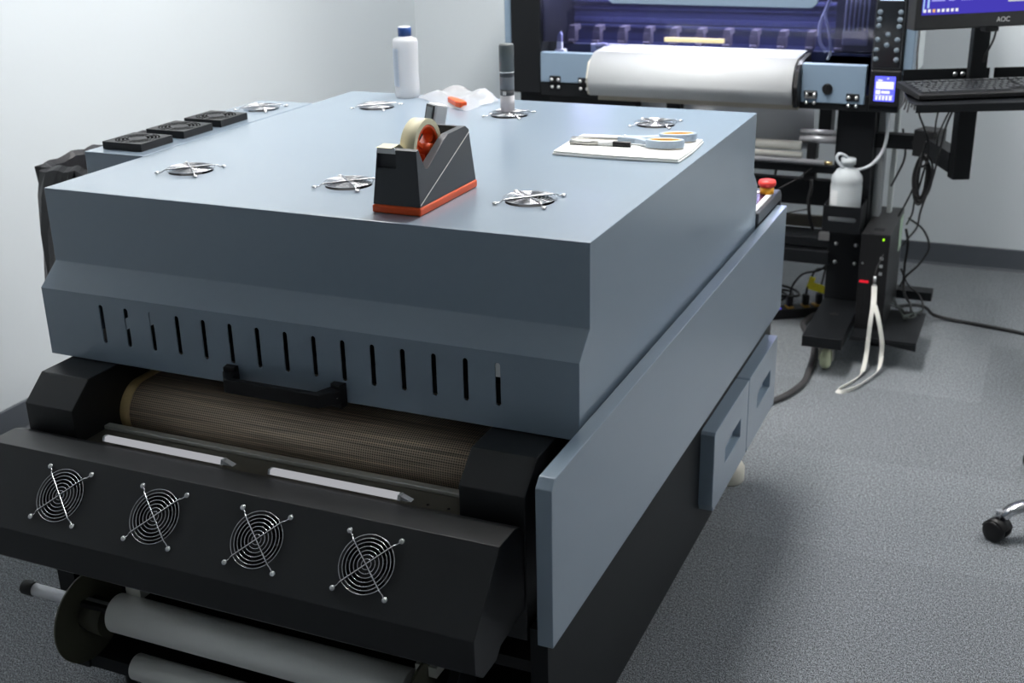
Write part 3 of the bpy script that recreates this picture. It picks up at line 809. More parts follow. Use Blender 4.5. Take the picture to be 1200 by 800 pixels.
obj('bin_liner', liner_bm(), BINB, wb)
b = B(); rnd = random.Random(4)
for k in range(5):
    bmesh.ops.create_icosphere(b, subdivisions=2, radius=.028, matrix=Matrix.Translation((-1.27+rnd.uniform(-.03,.02), .60+.055*k, bz-.085+rnd.uniform(0,.02))))
for v in b.verts: v.co += Vector((rnd.uniform(-.008,.008), rnd.uniform(-.008,.008), rnd.uniform(-.01,.01)))
o = obj('crumpled_waste', b, pbr('pale tissue', (.45,.40,.38), .8, noise=(60,.15)), label='crumpled pale waste inside the black bin', cat='waste', kind='stuff')

# ------------------------------------------------------------------ the wide film printer behind
pr = thing('film_printer', (-.5, 2.6, ZF), 'wide format film printer with black frame and lit violet window behind the dryer', 'printer')
PX0, PX1, PF, PBK = -1.150, .150, 2.350, 2.95
# body shell: left tower, right tower, floor of the print bay, roof, back
b = B(); box(b, PX0, -1.040, PF, PBK, -.220, .46); obj('end_tower', b, BLACKC, pr, bevel=.004)
b = B(); box(b, .058, PX1, PF, PBK, -.225, .46); obj('end_tower', b, BLACKC, pr, bevel=.004)
b = B(); box(b, PX0-.028, PX0-.001, PF+.01, PBK, -.13, .46); obj('side_cover', b, PBLUE, pr, bevel=.004)
b = B(); box(b, PX1+.001, PX1+.030, PF+.01, PF+.10, -.13, .46); obj('side_cover', b, PBLUE, pr, bevel=.004)
b = B(); box(b, PX1+.001, PX1+.026, PF+.102, 2.72, -.13, .46); obj('rear_cover', b, pbr('pale grey cover', (.50,.54,.55), .5, noise=(20,.03)), pr, bevel=.003)
b = B(); box(b, -1.040, .058, PF, PF+.03, -.225, -.178); fr = obj('front_rail', b, BLACKC, pr, bevel=.002)
b = B(); box(b, -1.040, .058, 2.505, PBK, -.225, -.10); obj('bay_floor', b, NAVY, pr)
b = B(); box(b, -1.040, .058, 2.86, PBK, -.10, .46); obj('bay_back', b, NAVY, pr)
b = B(); box(b, -1.040, .058, PF+.02, 2.86, .40, .46); obj('lid_roof', b, PBLUE, pr)
b = B(); prism(b, [(-.80,.097), (-.785,.086), (-.135,.083), (-.118,.097), (-.10,.40), (-.82,.40)], 1, PF+.004, PF+.02); obj('lid_front', b, PBLUE, pr, bevel=.002)
b = B(); box(b, -1.040, .058, PF+.024, PF+.028, -.046, .40); obj('window_pane', b, clear_mat('violet tinted acrylic', (.58, .58, .74), rough=.03, film=((.14,.14,.24), .06)), pr, label='violet tinted clear window')
# blue front plates either side of the film
b = B(); box(b, -1.038, -.800, PF-.006, PF+.022, -.178, -.078); obj('front_plate', b, PBLUE, pr, bevel=.002)
b = B(); box(b, -.150, .048, PF-.006, PF+.022, -.203, -.083); fp = obj('front_plate', b, PBLUE, pr, bevel=.003)
b = B(); cyl(b, (-.067,PF-.012,-.158), (-.067,PF-.006,-.158), .0165, seg=28); box(b, -.070, -.064, PF-.020, PF-.006, -.172, -.144); obj('lock_knob', b, BLACKP, fp, bevel=.001)
def hinge(x, z):
    b = B(); box(b, x-.020, x+.020, PF-.010, PF-.006, z-.001, z+.022); h = obj('plate_hinge', b, BLACKP, pr, bevel=.001)
    b = B()
    for dx in (-.012, .012):
        for dz in (.010, -.016):
            b = B(); lathe(b, (x+dx, PF-.006-(.004 if dz > 0 else 0), z+dz), [(.0055,0),(.005,.002),(0,.003)], 12, axis=(0,-1,0)); obj('bolt', b, SCREWM, h)
for x, z in ((-.984,-.178), (-.880,-.180), (-.118,-.188), (.012,-.192)): hinge(x, z)
b = B(); box(b, -.136, -.100, PF-.0125, PF-.0105, -.190, -.184); box(b, -.136, -.100, PF-.0125, PF-.0105, -.171, -.167); obj('hinge_plate', b, STEEL, pr)

# film over the front apron
def sheet(bm, yz, x0, x1, th=.003):
    n = len(yz); A = []
    for y, z in yz: A.append([bm.verts.new(p) for p in ((x0,y,z),(x1,y,z))])
    for p, q in zip(A, A[1:]):
        f = bm.faces.new((p[0], p[1], q[1], q[0])); f.smooth = True
apr = [(2.50,-.066), (2.44,-.067), (2.39,-.070)]
for k in range(9):
    a = math.radians(80 - k*10.5); apr.append((2.375-.085*math.cos(a)-.012, -.155+.085*math.sin(a)))
apr += [(2.278,-.165), (2.300,-.206)]
b = B(); sheet(b, apr, -.842, -.166); fo = obj('film_web', b, FILM, pr, label='bright white film over the apron'); m = fo.modifiers.new('solid', 'SOLIDIFY'); m.thickness = .002
b = B(); prism(b, [(2.50,-.071), (2.40,-.074), (2.375,-.076), (2.32,-.092), (2.292,-.130), (2.288,-.165), (2.304,-.200), (2.44,-.200), (2.50,-.10)], 0, -.838, -.170); obj('apron', b, ALU, pr)
b = B(); prism(b, [(2.50,-.070), (2.36,-.078), (2.30,-.10), (2.280,-.150), (2.300,-.215), (2.36,-.215), (2.46,-.2), (2.50,-.12)], 0, -.164, -.150); obj('apron_end', b, BLACKP, pr, bevel=.001)
b = B(); prism(b, [(2.50,-.070), (2.36,-.078), (2.30,-.10), (2.280,-.150), (2.300,-.205), (2.36,-.205), (2.46,-.2), (2.50,-.12)], 0, -.850, -.843); obj('apron_end', b, CREAMN, pr, bevel=.001)
b = B(); box(b, -.822, -.152, 2.325, 2.348, -.226, -.200); obj('platen_bar', b, BEIGE, pr, bevel=.001, label='beige metal bar')
# print bay contents
b = B()
for z in (.045, -.017): box(b, -1.02, .04, 2.62, 2.68, z-.005, z+.005)
box(b, -1.02, .04, 2.60, 2.68, .066, .078); box(b, -1.02, .04, 2.58, 2.70, .10, .13)
obj('carriage_rail', b, NAVYL, pr, bevel=.002)
b = B(); box(b, -1.02, .04, 2.63, 2.70, -.10, .16); obj('rail_beam', b, NAVY, pr)
b = B(); box(b, -1.02, .04, 2.622, 2.6295, -.006, .012)
rb = obj('encoder_strip', b, NAVYL, pr)
b = B()
for i in range(24): cyl(b, (-1.0+i*.0435, 2.6185, .002), (-1.0+i*.0435, 2.6215, .002), .0035, seg=8)
obj('rail_holes', b, NAVY, rb)
b = B(); box(b, -1.03, .05, 2.505, 2.63, -.10, -.068); obj('platen', b, NAVY, pr)
for i in range(11):
    x = -.990 + i*.092
    b = B(); box(b, x-.0145, x+.0145, 2.515, 2.545, -.062, -.026); prism(b, [(x-.0125,-.026), (x+.0125,-.026), (x+.0105,-.008), (x-.0105,-.008)], 1, 2.52, 2.58); cyl(b, (x-.012, 2.512, -.060), (x+.012, 2.512, -.060), .007, seg=14)
    obj('pinch_roller', b, BROWNC, pr, bevel=.001)
b = B(); box(b, -.600, -.402, 2.340, 2.352, -.030, -.016); box(b, -.58, -.57, 2.352, 2.3735, -.028, -.018); box(b, -.43, -.42, 2.352, 2.3735, -.028, -.018); obj('lid_handle', b, YELBAR, pr, bevel=.002, label='pale yellow window handle')
b = B(); box(b, -1.00, .02, 2.555, 2.57, .135, .143); obj('led_strip', b, LEDS, pr, label='lit white led strip')
b = B(); box(b, -.11, .04, 2.505, 2.60, -.17, -.075); box(b, -.085, .04, 2.52, 2.618, -.075, .10); cr_ = obj('print_carriage', b, BLACKP, pr, bevel=.003)
b = B(); box(b, -.060, .020, 2.508, 2.5195, -.045, .0); obj('damper_block', b, pbr('translucent grey block', (.35,.34,.36), .4, noise=(90,.2)), cr_, bevel=.003)
for k in range(6):
    b = B(); x = -.055 + k*.014
    tube(b, [(x,2.512,-.005), (x+.002,2.505,.05), (x+.004,2.508,.12), (x+.006,2.53,.2), (x,2.56,.30)], .0028, 8); obj('ink_tube', b, TUBEM, cr_)
b = B(); tube(b, [(-.098,2.46,-.062), (-.120,2.46,-.03), (-.124,2.46,.02), (-.108,2.46,.07), (-.095,2.47,.13), (-.10,2.5,.25)], .0055, 10); obj('waste_tube', b, TUBEM, cr_)
b = B(); tube(b, [(-.110,2.45,.06), (-.098,2.45,.02), (-.088,2.45,-.02), (-.084,2.455,-.06), (-.092,2.46,-.085)], .0045, 10); obj('waste_tube', b, TUBEM, cr_)
b = B(); box(b, -1.02, -.985, 2.43, 2.46, -.10, -.080); prism(b, [(-1.018,-.080), (-.998,-.080), (-.998,-.030), (-1.004,-.020), (-1.014,-.034)], 1, 2.44, 2.455); obj('wiper_lever', b, pbr('pale lavender plastic', (.5,.5,.62), .4, noise=(30,.05)), pr, bevel=.002)
b = B(); box(b, -.90, -.77, 2.465, 2.50, -.090, -.062); cyl(b, (-.875,2.452,-.064), (-.83,2.452,-.064), .010, seg=18); obj('end_sensor', b, pbr('lavender metal', (.30,.30,.45), .3, .5, noise=(30,.05)), pr, bevel=.002)

# right control face: round buttons, light bar and colour display
b = B(); box(b, .062, .144, PF-.004, PF-.0002, -.088, .155); kp = obj('control_panel', b, pbr('gloss black panel', (.006,.007,.009), .15, noise=(30,.1)), pr, bevel=.002)
b = B(); box(b, .060, .146, PF-.003, PF-.0004, -.090, .157); obj('panel_border', b, GREYP, kp)
b = B(); box(b, .070, .138, PF-.0055, PF-.0042, .112, .140); obj('light_bar', b, emis('cool white readout', (.7,.85,1.), 1.6), kp, label='lit white readout')
BTN = pbr('grey blue button', (.16,.20,.24), .35, noise=(60,.05))
for x, z in [(.073,.078),(.133,.078),(.0725,.057),(.1325,.056),(.072,.037),(.1315,.036),(.101,.012),(.072,-.003),(.130,-.003),(.100,-.019),(.071,-.034),(.130,-.034),(.071,-.062),(.131,-.062)]:
    b = B(); lathe(b, (x, PF-.0042, z), [(.0078,0), (.0078,.002), (.0065,.0035), (0,.0035)], 18, axis=(0,-1,0)); obj('button', b, BTN, kp)
b = B(); box(b, .060, .152, PF-.010, PF-.0002, -.205, -.094); ds = obj('display_housing', b, BLACKP, pr, bevel=.004)
b = B(); box(b, .0755, .1365, PF-.0112, PF-.0102, -.188, -.112); obj('display', b, LCDB, ds, label='lit blue colour display')
b = B()
for x0, x1, z0, z1 in ((.080,.132,-.150,-.128),(.080,.094,-.166,-.154),(.097,.122,-.164,-.156),(.081,.087,-.184,-.172),(.091,.097,-.184,-.172),(.101,.107,-.184,-.172),(.111,.117,-.184,-.172),(.121,.129,-.184,-.172),(.079,.131,-.171,-.1695),(.084,.098,-.126,-.122),(.112,.116,-.120,-.1165)):
    box(b, x0, x1, PF-.0118, PF-.01125, z0, z1)
obj('display_icons', b, LCDW, ds)

# stand
def stand_side(x0, x1):
    b = B(); box(b, x0, x1, 2.40, 2.50, -.865, -.226); c = obj('stand_column', b, BLACKC, pr, bevel=.003)
    b = B()
    for x in (x0+.027, x1-.027):
        for z in (-.672,-.735):
            b = B(); lathe(b, (x, 2.40, z), [(.0065,0),(.006,.003),(0,.004)], 14, axis=(0,-1,0)); obj('bolt', b, SCREWM, c)
    b = B(); box(b, x0+.000, x1+.003, 2.02, 2.90, -.900, -.865); f = obj('stand_foot', b, BLACKC, pr, bevel=.002)
    b = B(); cyl(b, ((x0+x1)/2, 2.25, -.8649), ((x0+x1)/2, 2.25, -.8635), .012, seg=20); obj('foot_hole', b, DARKIN, f)
    for y in (2.115, 2.80):
        xm = (x0+x1)/2 + .006
        b = B(); box(b, xm-.032, xm+.032, y-.03, y+.03, -.905, -.9005); prism(b, [(y-.022,-.905),(y+.022,-.905),(y+.010,-.972),(y-.010,-.972)], 0, xm-.024, xm-.020); prism(b, [(y-.022,-.905),(y+.022,-.905),(y+.010,-.972),(y-.010,-.972)], 0, xm+.020, xm+.024)
        k = obj('castor_bracket', b, STEEL, pr, bevel=.001)
        b = B(); lathe(b, (xm-.017, y-.004, -.9655), [(0,0),(.018,0),(.026,.002),(.0325,.008),(.0345,.014),(.0335,.017),(.0345,.020),(.0325,.026),(.026,.032),(.018,.034),(0,.034)], 32, axis=(1,0,0)); obj('castor_wheel', b, CASTW, k, label='pale green castor wheel')
stand_side(-.038, .080); stand_side(-1.14, -1.02)
b = B(); box(b, -1.02, -.038, 2.44, 2.48, -.560, -.475); obj('cross_beam', b, BLACKC, pr, bevel=.002)
b = B(); box(b, -1.02, -.030, 2.40, 2.52, -.690, -.660); obj('cross_beam', b, BLACKC, pr, bevel=.002)
b = B(); box(b, -1.02, -.030, 2.385, 2.46, -.745, -.700); obj('cross_beam', b, BLACKC, pr, bevel=.002)
b = B(); box(b, -.07, -.035, 2.395, 2.42, -.664, -.640); obj('beam_clip', b, STEEL, pr, bevel=.001)
b = B(); box(b, -1.02, -.05, 2.53, 2.545, -.66, -.62); obj('tray_back', b, DULL, pr)
# film path under the printer
b = B(); sheet(b, [(2.42,-.226), (2.44,-.30), (2.46,-.36), (2.50,-.385), (2.56,-.36)], -.845, -.118); fo = obj('film_web', b, FILMG, pr, label='grey film hanging under the printer'); m = fo.modifiers.new('solid', 'SOLIDIFY'); m.thickness = .002
b = B(); cyl(b, (-1.0,2.37,-.348), (-.140,2.37,-.348), .0155); obj('guide_bar', b, ALUL, pr)
b = B(); cyl(b, (-1.0,2.36,-.376), (-.135,2.36,-.376), .0105); obj('guide_bar', b, ALUL, pr)
b = B(); cyl(b, (-1.0,2.35,-.394), (-.060,2.35,-.394), .0085); g_ = obj('guide_bar', b, ALUD, pr)
b = B(); cyl(b, (-.0598,2.35,-.394), (-.036,2.35,-.394), .006); obj('brass_tip', b, pbr('brass', (.7,.55,.3), .3, 1., noise=(30,.05)), g_)
b = B(); box(b, -1.02, -.03, 2.36, 2.40, -.432, -.409); obj('tension_beam', b, BLACKC, pr, bevel=.002)
for z, r in ((-.303,.008), (-.326,.013)):
    b = B(); cyl(b, (-.150,2.385,z), (-.036,2.385,z), r); obj('short_roller', b, ALUD, pr)
for q_ in ((-.125,-.095,2.38,2.44,-.40,-.34), (-.10,-.06,2.42,2.50,-.33,-.226), (-.60,-.55,2.38,2.42,-.27,-.226), (-1.02,-.70,2.38,2.42,-.27,-.226), (-.13,-.09,2.37,2.40,-.46,-.4325)):
    b = B(); box(b, *q_); obj('roller_bracket', b, BLACKP, pr, bevel=.003)
b = B(); box(b, .083, .11, 2.46, 2.52, -.90, -.226); obj('rear_upright', b, pbr('grey upright', (.30,.32,.33), .5, noise=(20,.05)), pr, bevel=.002)
b = B(); box(b, .125, .14, 2.52, 2.56, -.88, -.226); obj('rear_upright', b, pbr('pale grey upright', (.42,.45,.45), .4, noise=(20,.05)), pr, bevel=.002)

# jug holder bracket and the jug in it
b = B(); box(b, -.042, .076, 2.272, 2.277, -.598, -.513)
jh = obj('jug_holder', b, BLACKC, pr)
b = B(); prism(b, [(-.042,2.2772), (-.037,2.2772), (-.037,2.393), (.071,2.393), (.071,2.2772), (.076,2.2772), (.076,2.3985), (-.042,2.3985)], 2, -.598, -.513); box(b, -.0365, .0705, 2.2772, 2.3925, -.598, -.594); obj('holder_tray', b, BLACKC, jh)
c = B(); pts = []
for k in range(9): a = PI/2+PI*k/8; pts.append((-.022+.0075*math.cos(a), -.555+.0075*math.sin(a)))
for k in range(9): a = -PI/2+PI*k/8; pts.append((.055+.0075*math.cos(a), -.555+.0075*math.sin(a)))
prism(c, pts, 1, 2.25, 2.29); cut(jh, c)
jg = thing('ink_waste_jug', (.016, 2.335, -.592), 'translucent white jug in the black holder on the printer stand', 'jug')
jc = (.016, 2.335, -.5925)
b = B(); lathe(b, jc, [(0,0), (.044,0), (.048,.004), (.049,.02), (.049,.135), (.047,.143), (.049,.150), (.046,.166), (.032,.186), (.018,.192), (.018,.203), (.0235,.2035), (.0235,.2215), (0,.2215)], 40); obj('jug_body', b, LIQ, jg)
b = B(); n = 8; vb = []
for i in range(n+1):
    a = math.radians(205 + 42*i/n); vb.append((b.verts.new((jc[0]+.0495*math.cos(a), jc[1]+.0495*math.sin(a), -.515)), b.verts.new((jc[0]+.0495*math.cos(a), jc[1]+.0495*math.sin(a), -.468))))
for p, q in zip(vb, vb[1:]): b.faces.new((p[0], q[0], q[1], p[1]))
obj('jug_label', b, WHITEP, jg)
b = B(); tube(b, [(.110,2.42,-.228), (.118,2.41,-.30), (.108,2.40,-.36), (.075,2.37,-.400), (.03,2.335,-.408), (.0,2.32,-.395), (-.018,2.315,-.372), (-.012,2.32,-.356), (.004,2.33,-.362), (.012,2.335,-.3705)], .0052, 10); obj('drain_tube', b, TUBEM, jg, label='milky drain tube')

# monitor arm bolted to the printer stand
am = thing('monitor_mount', (.365, 2.2, -.36), 'black monitor arm with keyboard shelf fixed to the printer stand', 'monitor stand')
b = B(); box(b, .080, .215, 2.43, 2.47, -.352, -.306)
lathe(b, (.200,2.4295,-.328), [(.008,0),(.007,.003),(0,.004)], 14, axis=(0,-1,0)); obj('arm_link', b, BLACKC, am, bevel=.002)
b = B(); obox(b, (.245,2.435,-.325), .075, .075, .085, math.radians(-20)); obj('arm_joint', b, BLACKP, am, bevel=.004)
b = B()
d0, d1 = Vector((.245,2.435,-.325)), Vector((.345,2.215,-.345)); mid = (d0+d1)/2; yaw = math.atan2(d1.y-d0.y, d1.x-d0.x)
obox(b, mid, (d1-d0).length, .05, .060, yaw); obj('arm_link', b, BLACKC, am, bevel=.002)
KY = math.radians(25)
b = B(); obox(b, (.355,2.205,-.255), .052, .045, .250, KY); obj('post', b, BLACKC, am, bevel=.003)
b = B(); obox(b, (.372,2.190,.06), .048, .028, .42, KY); obj('post', b, BLACKC, am, bevel=.003)
ux, uy = Vector((math.cos(KY), math.sin(KY), 0)), Vector((-math.sin(KY), math.cos(KY), 0))
S0 = Vector((.250, 1.826, -.104))
def shelf_box(b, a0, a1, d0, d1, z0, z1):
    v = box(b, a0, a1, d0, d1, z0, z1)
    M = Matrix.Translation(S0) @ Matrix.Rotation(KY, 4, 'Z')
    for q in v: q.co = M @ q.co
b = B(); v = prism(b, [(0,.0002), (.62,.0002), (.62,.2998), (.062,.2998), (0,.06)], 2, -.004, 0)
for q in v: q.co = Matrix.Translation(S0) @ Matrix.Rotation(KY, 4, 'Z') @ q.co
shelf_box(b, 0, .62, -.003, 0, -.022, 0.0); obj('keyboard_shelf', b, BLACKC, am, bevel=.001)
b = B(); shelf_box(b, .062, .312, .300, .303, -.004, .046); shelf_box(b, .325, .62, .300, .303, -.004, .046); sb_ = obj('shelf_back', b, BLACKC, am)
b = B()
for a in (.212, .234):
    c0 = S0 + ux*a + uy*.300 + Vector((0,0,.030)); b = B(); lathe(b, c0, [(.0065,0),(.006,.003),(0,.004)], 14, axis=-uy); obj('bolt', b, SCREWM, sb_)

# keyboard
kb = thing('keyboard', (.45,2.05,-.10), 'black computer keyboard on the black shelf under the monitor', 'keyboard')
KB = Matrix.Translation((.252,1.868,-.101)) @ Matrix.Rotation(math.radians(29), 4, 'Z') @ Matrix.Rotation(math.radians(3), 4, 'X')
b = B(); v = prism(b, [(0,.002), (0,.014), (.004,.016), (.158,.020), (.160,.017), (.160,.002)], 0, 0, .45)
for q in v: q.co = KB @ q.co
obj('keyboard_case', b, BLACKP, kb, bevel=.0015)
b = B()
def key(a, d, w):
    z = .0165 + d*.026
    v = box(b, a+.001, a+w-.001, d+.001, d+.0165, z, z+.005)
    for q in v[4:]:
        q.co.x += .0018 if q.co.x < a+w/2 else -.0018; q.co.y += .0015 if q.co.y < d+.009 else -.0025
    for q in v: q.co = KB @ q.co
for r in range(5):
    d = .014 + r*.0195; a = .012
    if r == 0:
        for w in (.024,.022,.022,.115,.022,.022,.024): key(a, d, w); a += w
        continue
    first = (.0, .042, .034, .028, .019)[r]; a = .012
    key(a, d, first); a += first
    while a < .285: key(a, d, .019); a += .019
for r in range(5):
    for k in range(3): key(.305+k*.019, .014+r*.0195, .019)
    for k in range(4): key(.368+k*.019, .014+r*.0195, .019)
for k in range(14): key(.012+k*.0245, .120, .019)
kk = obj('keys', b, KEYM, kb, kind='stuff')

# monitor
mn = thing('monitor', (.42,2.07,.078), 'black computer monitor with violet desktop on its screen above the keyboard', 'monitor')
MY = math.radians(36)
MM = Matrix.Translation((.218,1.925,.074)) @ Matrix.Rotation(MY, 4, 'Z')
def mon_box(b, a0, a1, d0, d1, z0, z1):
    v = box(b, a0, a1, d0, d1, z0, z1)
    for q in v: q.co = MM @ q.co
b = B(); mon_box(b, 0, .56, 0, .045, 0, .345); mc = obj('monitor_case', b, pbr('black brushed bezel', (.016,.016,.017), .35, noise=(50,.3)), mn, bevel=.004)
b = B(); mon_box(b, .016, .544, -.0012, -.0002, .040, .330); sc_ = obj('screen', b, SCRP, mn, label='lit violet screen')
b = B(); mon_box(b, .018, .022, -.0018, -.00125, .050, .20); mon_box(b, .030, .036, -.0018,-.00125, .058,.085); obj('screen_edge', b, SCRB, sc_)
b = B(); rnd = random.Random(2)
for r in range(12):
    z = .075 + r*.0145
    for a0, w in ((.042,.040), (.092,.018), (.128,.050), (.182,.036), (.232,.022)):
        w2 = w*rnd.uniform(.7,1.); mon_box(b, a0, a0+w2, -.0017, -.00125, z, z+.0055)
obj('screen_text', b, SCRT, sc_)
b = B(); mon_box(b, .270, .46, -.0018, -.00125, .066, .25); obj('screen_panel', b, SCRG, sc_)
b = B(); mon_box(b, .024, .038, -.0018, -.00125, .090, .125)
for k in range(8):
    if k != 2: mon_box(b, .020+k*.0135, .028+k*.0135, -.0018, -.00125, .047, .055)
obj('screen_icons', b, SCRW, sc_)
b = B(); mon_box(b, .047, .055, -.0018, -.00125, .047, .055); obj('screen_icon', b, SCRO, sc_)
text_obj('bezel_logo', 'AOC', .0185, pbr('silver lettering', (.6,.6,.6), .4, noise=(30,.03)), mc, Matrix.Translation((MM @ Vector((.262,-.0012,.0195))) - ORG[mc]) @ Matrix.Rotation(MY, 4, 'Z') @ Matrix.Rotation(PI/2, 4, 'X'))
b = B(); mon_box(b, .17, .25, .0455, .085, .10, .20); obj('mount_plate', b, BLACKP, mn, bevel=.003)
b = B(); mon_box(b, .222, .262, .012, .042, -.014, -.0005); obj('cable_plug', b, BLACKP, mn, bevel=.003)

# cables of the workstation
def cable(name, pts, r, mat, label, cat='cable', group=None, seg=8):
    b = B(); tube(b, pts, r, seg); return obj(name, b, mat, label=label, cat=cat, group=group)
cable('monitor_cable', [(.415,2.09,.062), (.412,2.105,.04), (.402,2.13,.010), (.392,2.160,-.012), (.389,2.170,-.035)], .0028, CABLE, 'thin black cable slanting from the monitor plug to its post')
cable('shelf_cable', [(.247,1.93,-.110), (.245,2.0,-.16), (.255,2.1,-.22), (.262,2.2,-.28), (.262,2.22,-.33)], .0028, CABLE, 'black cable hanging from the left end of the keyboard shelf')
cable('shelf_cable', [(.285,2.1,-.115), (.285,2.12,-.17), (.280,2.15,-.21), (.278,2.19,-.27)], .0026, CABLE, 'short black cable below the shelf, second from its left end')
cable('shelf_cable', [(.322,2.12,-.115), (.318,2.14,-.16), (.304,2.17,-.20), (.288,2.2,-.25), (.284,2.22,-.29)], .0026, CABLE, 'short black cable below the shelf, nearest the post')
cable('shelf_cable', [(.340,2.06,-.115), (.33,2.08,-.15), (.312,2.10,-.21), (.300,2.12,-.29), (.288,2.15,-.37), (.270,2.2,-.44), (.25,2.3,-.52), (.235,2.42,-.60), (.205,2.5,-.66), (.185,2.55,-.70)], .0030, CABLE, 'long black cable falling from the shelf past the coil to the computer')
b = B()
for k in range(10):
    cx_, cz_ = .248+.003*math.sin(k*2.1), -.402+.004*math.cos(k*1.7); a_, c_ = .013+.0045*(k % 4), .060+.008*(k % 3)
    P = [(cx_+a_*math.cos(2*PI*i/28), 2.25+.006*math.sin(k+i*.4)+.0035*k, cz_+c_*math.sin(2*PI*i/28)) for i in range(28)]
    tube(b, P, .0033, 8, smooth=False, closed=True)
obj('coiled_cable', b, CABLE, label='coiled black cable hanging from the monitor arm joint', cat='cable')
b = B(); tube(b, [(.240,2.24,-.345), (.246,2.235,-.36), (.258,2.24,-.35), (.256,2.285,-.345), (.243,2.285,-.35), (.240,2.24,-.345)], .004, 8); obj('cable_strap', b, BLACKP, label='black strap tying the coiled cable to the arm', cat='strap')
cable('arm_cable', [(.252,2.23,-.28), (.238,2.26,-.36), (.222,2.33,-.44), (.195,2.42,-.52), (.170,2.47,-.58)], .0030, CABLE, 'black cable running from the arm joint to the top of the computer')
cable('arm_cable', [(.256,2.23,-.36), (.240,2.28,-.44), (.225,2.36,-.50), (.215,2.44,-.56), (.19,2.56,-.63)], .0030, CABLE, 'black cable dropping between the coil and the computer back')
cable('upright_cable', [(.155,2.50,-.30), (.168,2.50,-.36), (.168,2.50,-.40), (.155,2.50,-.44), (.135,2.50,-.49)], .0035, CABLE, 'short black cable dangling beside the printer stand upright')
cable('keyboard_cable', [(.212,2.16,-.07), (.205,2.2,-.02), (.20,2.25,.03), (.19,2.3,.09)], .0030, CABLE, 'thin black cable rising behind the keyboard beside the printer')
b = B()
for k in range(5): tube(b, [(.165+.008*k, 2.33, -.155), (.168+.008*k, 2.325, -.18), (.160+.010*k, 2.33, -.20-.008*(k % 3))], .003, 6)
obj('cable_clips', b, pbr('grey clip', (.12,.12,.125), .4, noise=(40,.2)), pr)

# computer tower on its low black platform
pf = thing('computer_platform', (.19,2.35,ZF), 'low black platform carrying the computer tower beside the printer foot', 'platform')
b = B(); box(b, .088, .290, 2.160, 2.46, -.906, -.900); prism(b, [(.088,-.9065), (.290,-.9065), (.290,-.928), (.178,-.914), (.088,-.914)], 1, 2.160, 2.164); obj('deck', b, BLACKC, pf, bevel=.001)
b = B(); box(b, .088, .287, 2.66, 2.72, -.925, -.895); obj('rear_bar', b, BLACKC, pf, bevel=.001)
b = B(); box(b, .10, .14, 2.46, 2.66, -.925, -.90); box(b, .12, .16, 2.36, 2.42, ZF, -.906); box(b, .10,.14,2.6605,2.71,ZF,-.925); obj('support', b, BLACKC, pf)
pc = thing('computer_tower', (.131,2.41,-.9), 'slim black computer tower with red mark standing beside the printer column', 'computer')
b = B(); box(b, .088, .175, 2.250, 2.600, -.8995, -.585); pcb = obj('tower_case', b, pbr('matt black case', (.016,.016,.017), .4, noise=(60,.1), bump=(800,.2)), pc, bevel=.002)
b = B(); box(b, .088, .175, 2.238, 2.2498, -.8995, -.583); fc = obj('front_bezel', b, BLACKP, pc, bevel=.002)
b = B(); box(b, .108, .112, 2.2368, 2.2379, -.86, -.60); box(b, .135, .138, 2.2368, 2.2379, -.80, -.60); obj('bezel_groove', b, DARKIN, fc)
b = B(); box(b, .093, .121, 2.2364, 2.2379, -.744, -.736); obj('red_mark', b, emis('red mark glow', (.8,.02,.04), .9), fc, label='small red mark')
b = B(); box(b, .153, .1585, 2.2364, 2.2379, -.602, -.595); obj('power_light', b, LEDG, fc, label='green power light')
b = B()
for z in (-.665,-.69,-.715): box(b, .150, .160, 2.2364, 2.2379, z, z+.010)
cyl(b, (.098,2.236,-.68), (.098,2.2379,-.68), .003, seg=10); obj('front_ports', b, SCREWM, fc)
b = B(); box(b, .118, .150, 2.29, 2.315, -.5848, -.583); obj('top_mark', b, DARKIN, pcb)
b = B(); box(b, .1752, .1765, 2.50, 2.58, -.71, -.60); obj('green_sticker', b, GTAG, pc, label='pale green sticker')
# cables at the rear of the tower
cable('tower_cable', [(.19,2.605,-.62), (.24,2.62,-.66), (.265,2.62,-.72), (.24,2.62,-.78), (.20,2.62,-.83), (.18,2.66,-.88)], .0035, CABLE, 'looping black cable behind the computer tower, widest of the loops')
cable('tower_cable', [(.186,2.605,-.66), (.195,2.63,-.72), (.19,2.64,-.80), (.20,2.60,-.88), (.23,2.52,-.895), (.25,2.40,-.897)], .0045, CABLE, 'thick black cable bending down behind the tower onto the platform')
cable('tower_cable', [(.182,2.605,-.80), (.21,2.62,-.86), (.25,2.60,-.885), (.275,2.50,-.893), (.27,2.42,-.897)], .0032, CABLE, 'thin black cable curving over the platform behind the tower')
b = B(); rnd = random.Random(5)
for k in range(4):
    P = [(.185+.02*k*rnd.random(), 2.40+.05*math.sin(i*1.3+k), -.895+.010*abs(math.sin(i+k))) if i else (.18, 2.38+.03*k, -.86) for i in range(5)]
    P = [(p[0]+.014*i, p[1], p[2]) for i, p in enumerate(P)]
    tube(b, P, .0025, 6)
obj('tangled_leads', b, pbr('dark grey leads', (.035,.045,.04), .4, noise=(40,.2)), label='small tangle of dark leads on the computer platform', cat='cable')
cable('floor_cable', [(.19,2.47,-.893), (.24,2.53,-.900), (.275,2.62,-.935), (.30,2.67,-.975), (.36,2.69,-.993), (.431,2.677,-.9935), (.60,2.633,-.9935), (.80,2.56,-.9935), (1.1,2.5,-.9935)], .0062, CABLE, 'black cable running across the carpet to the right of the platform')
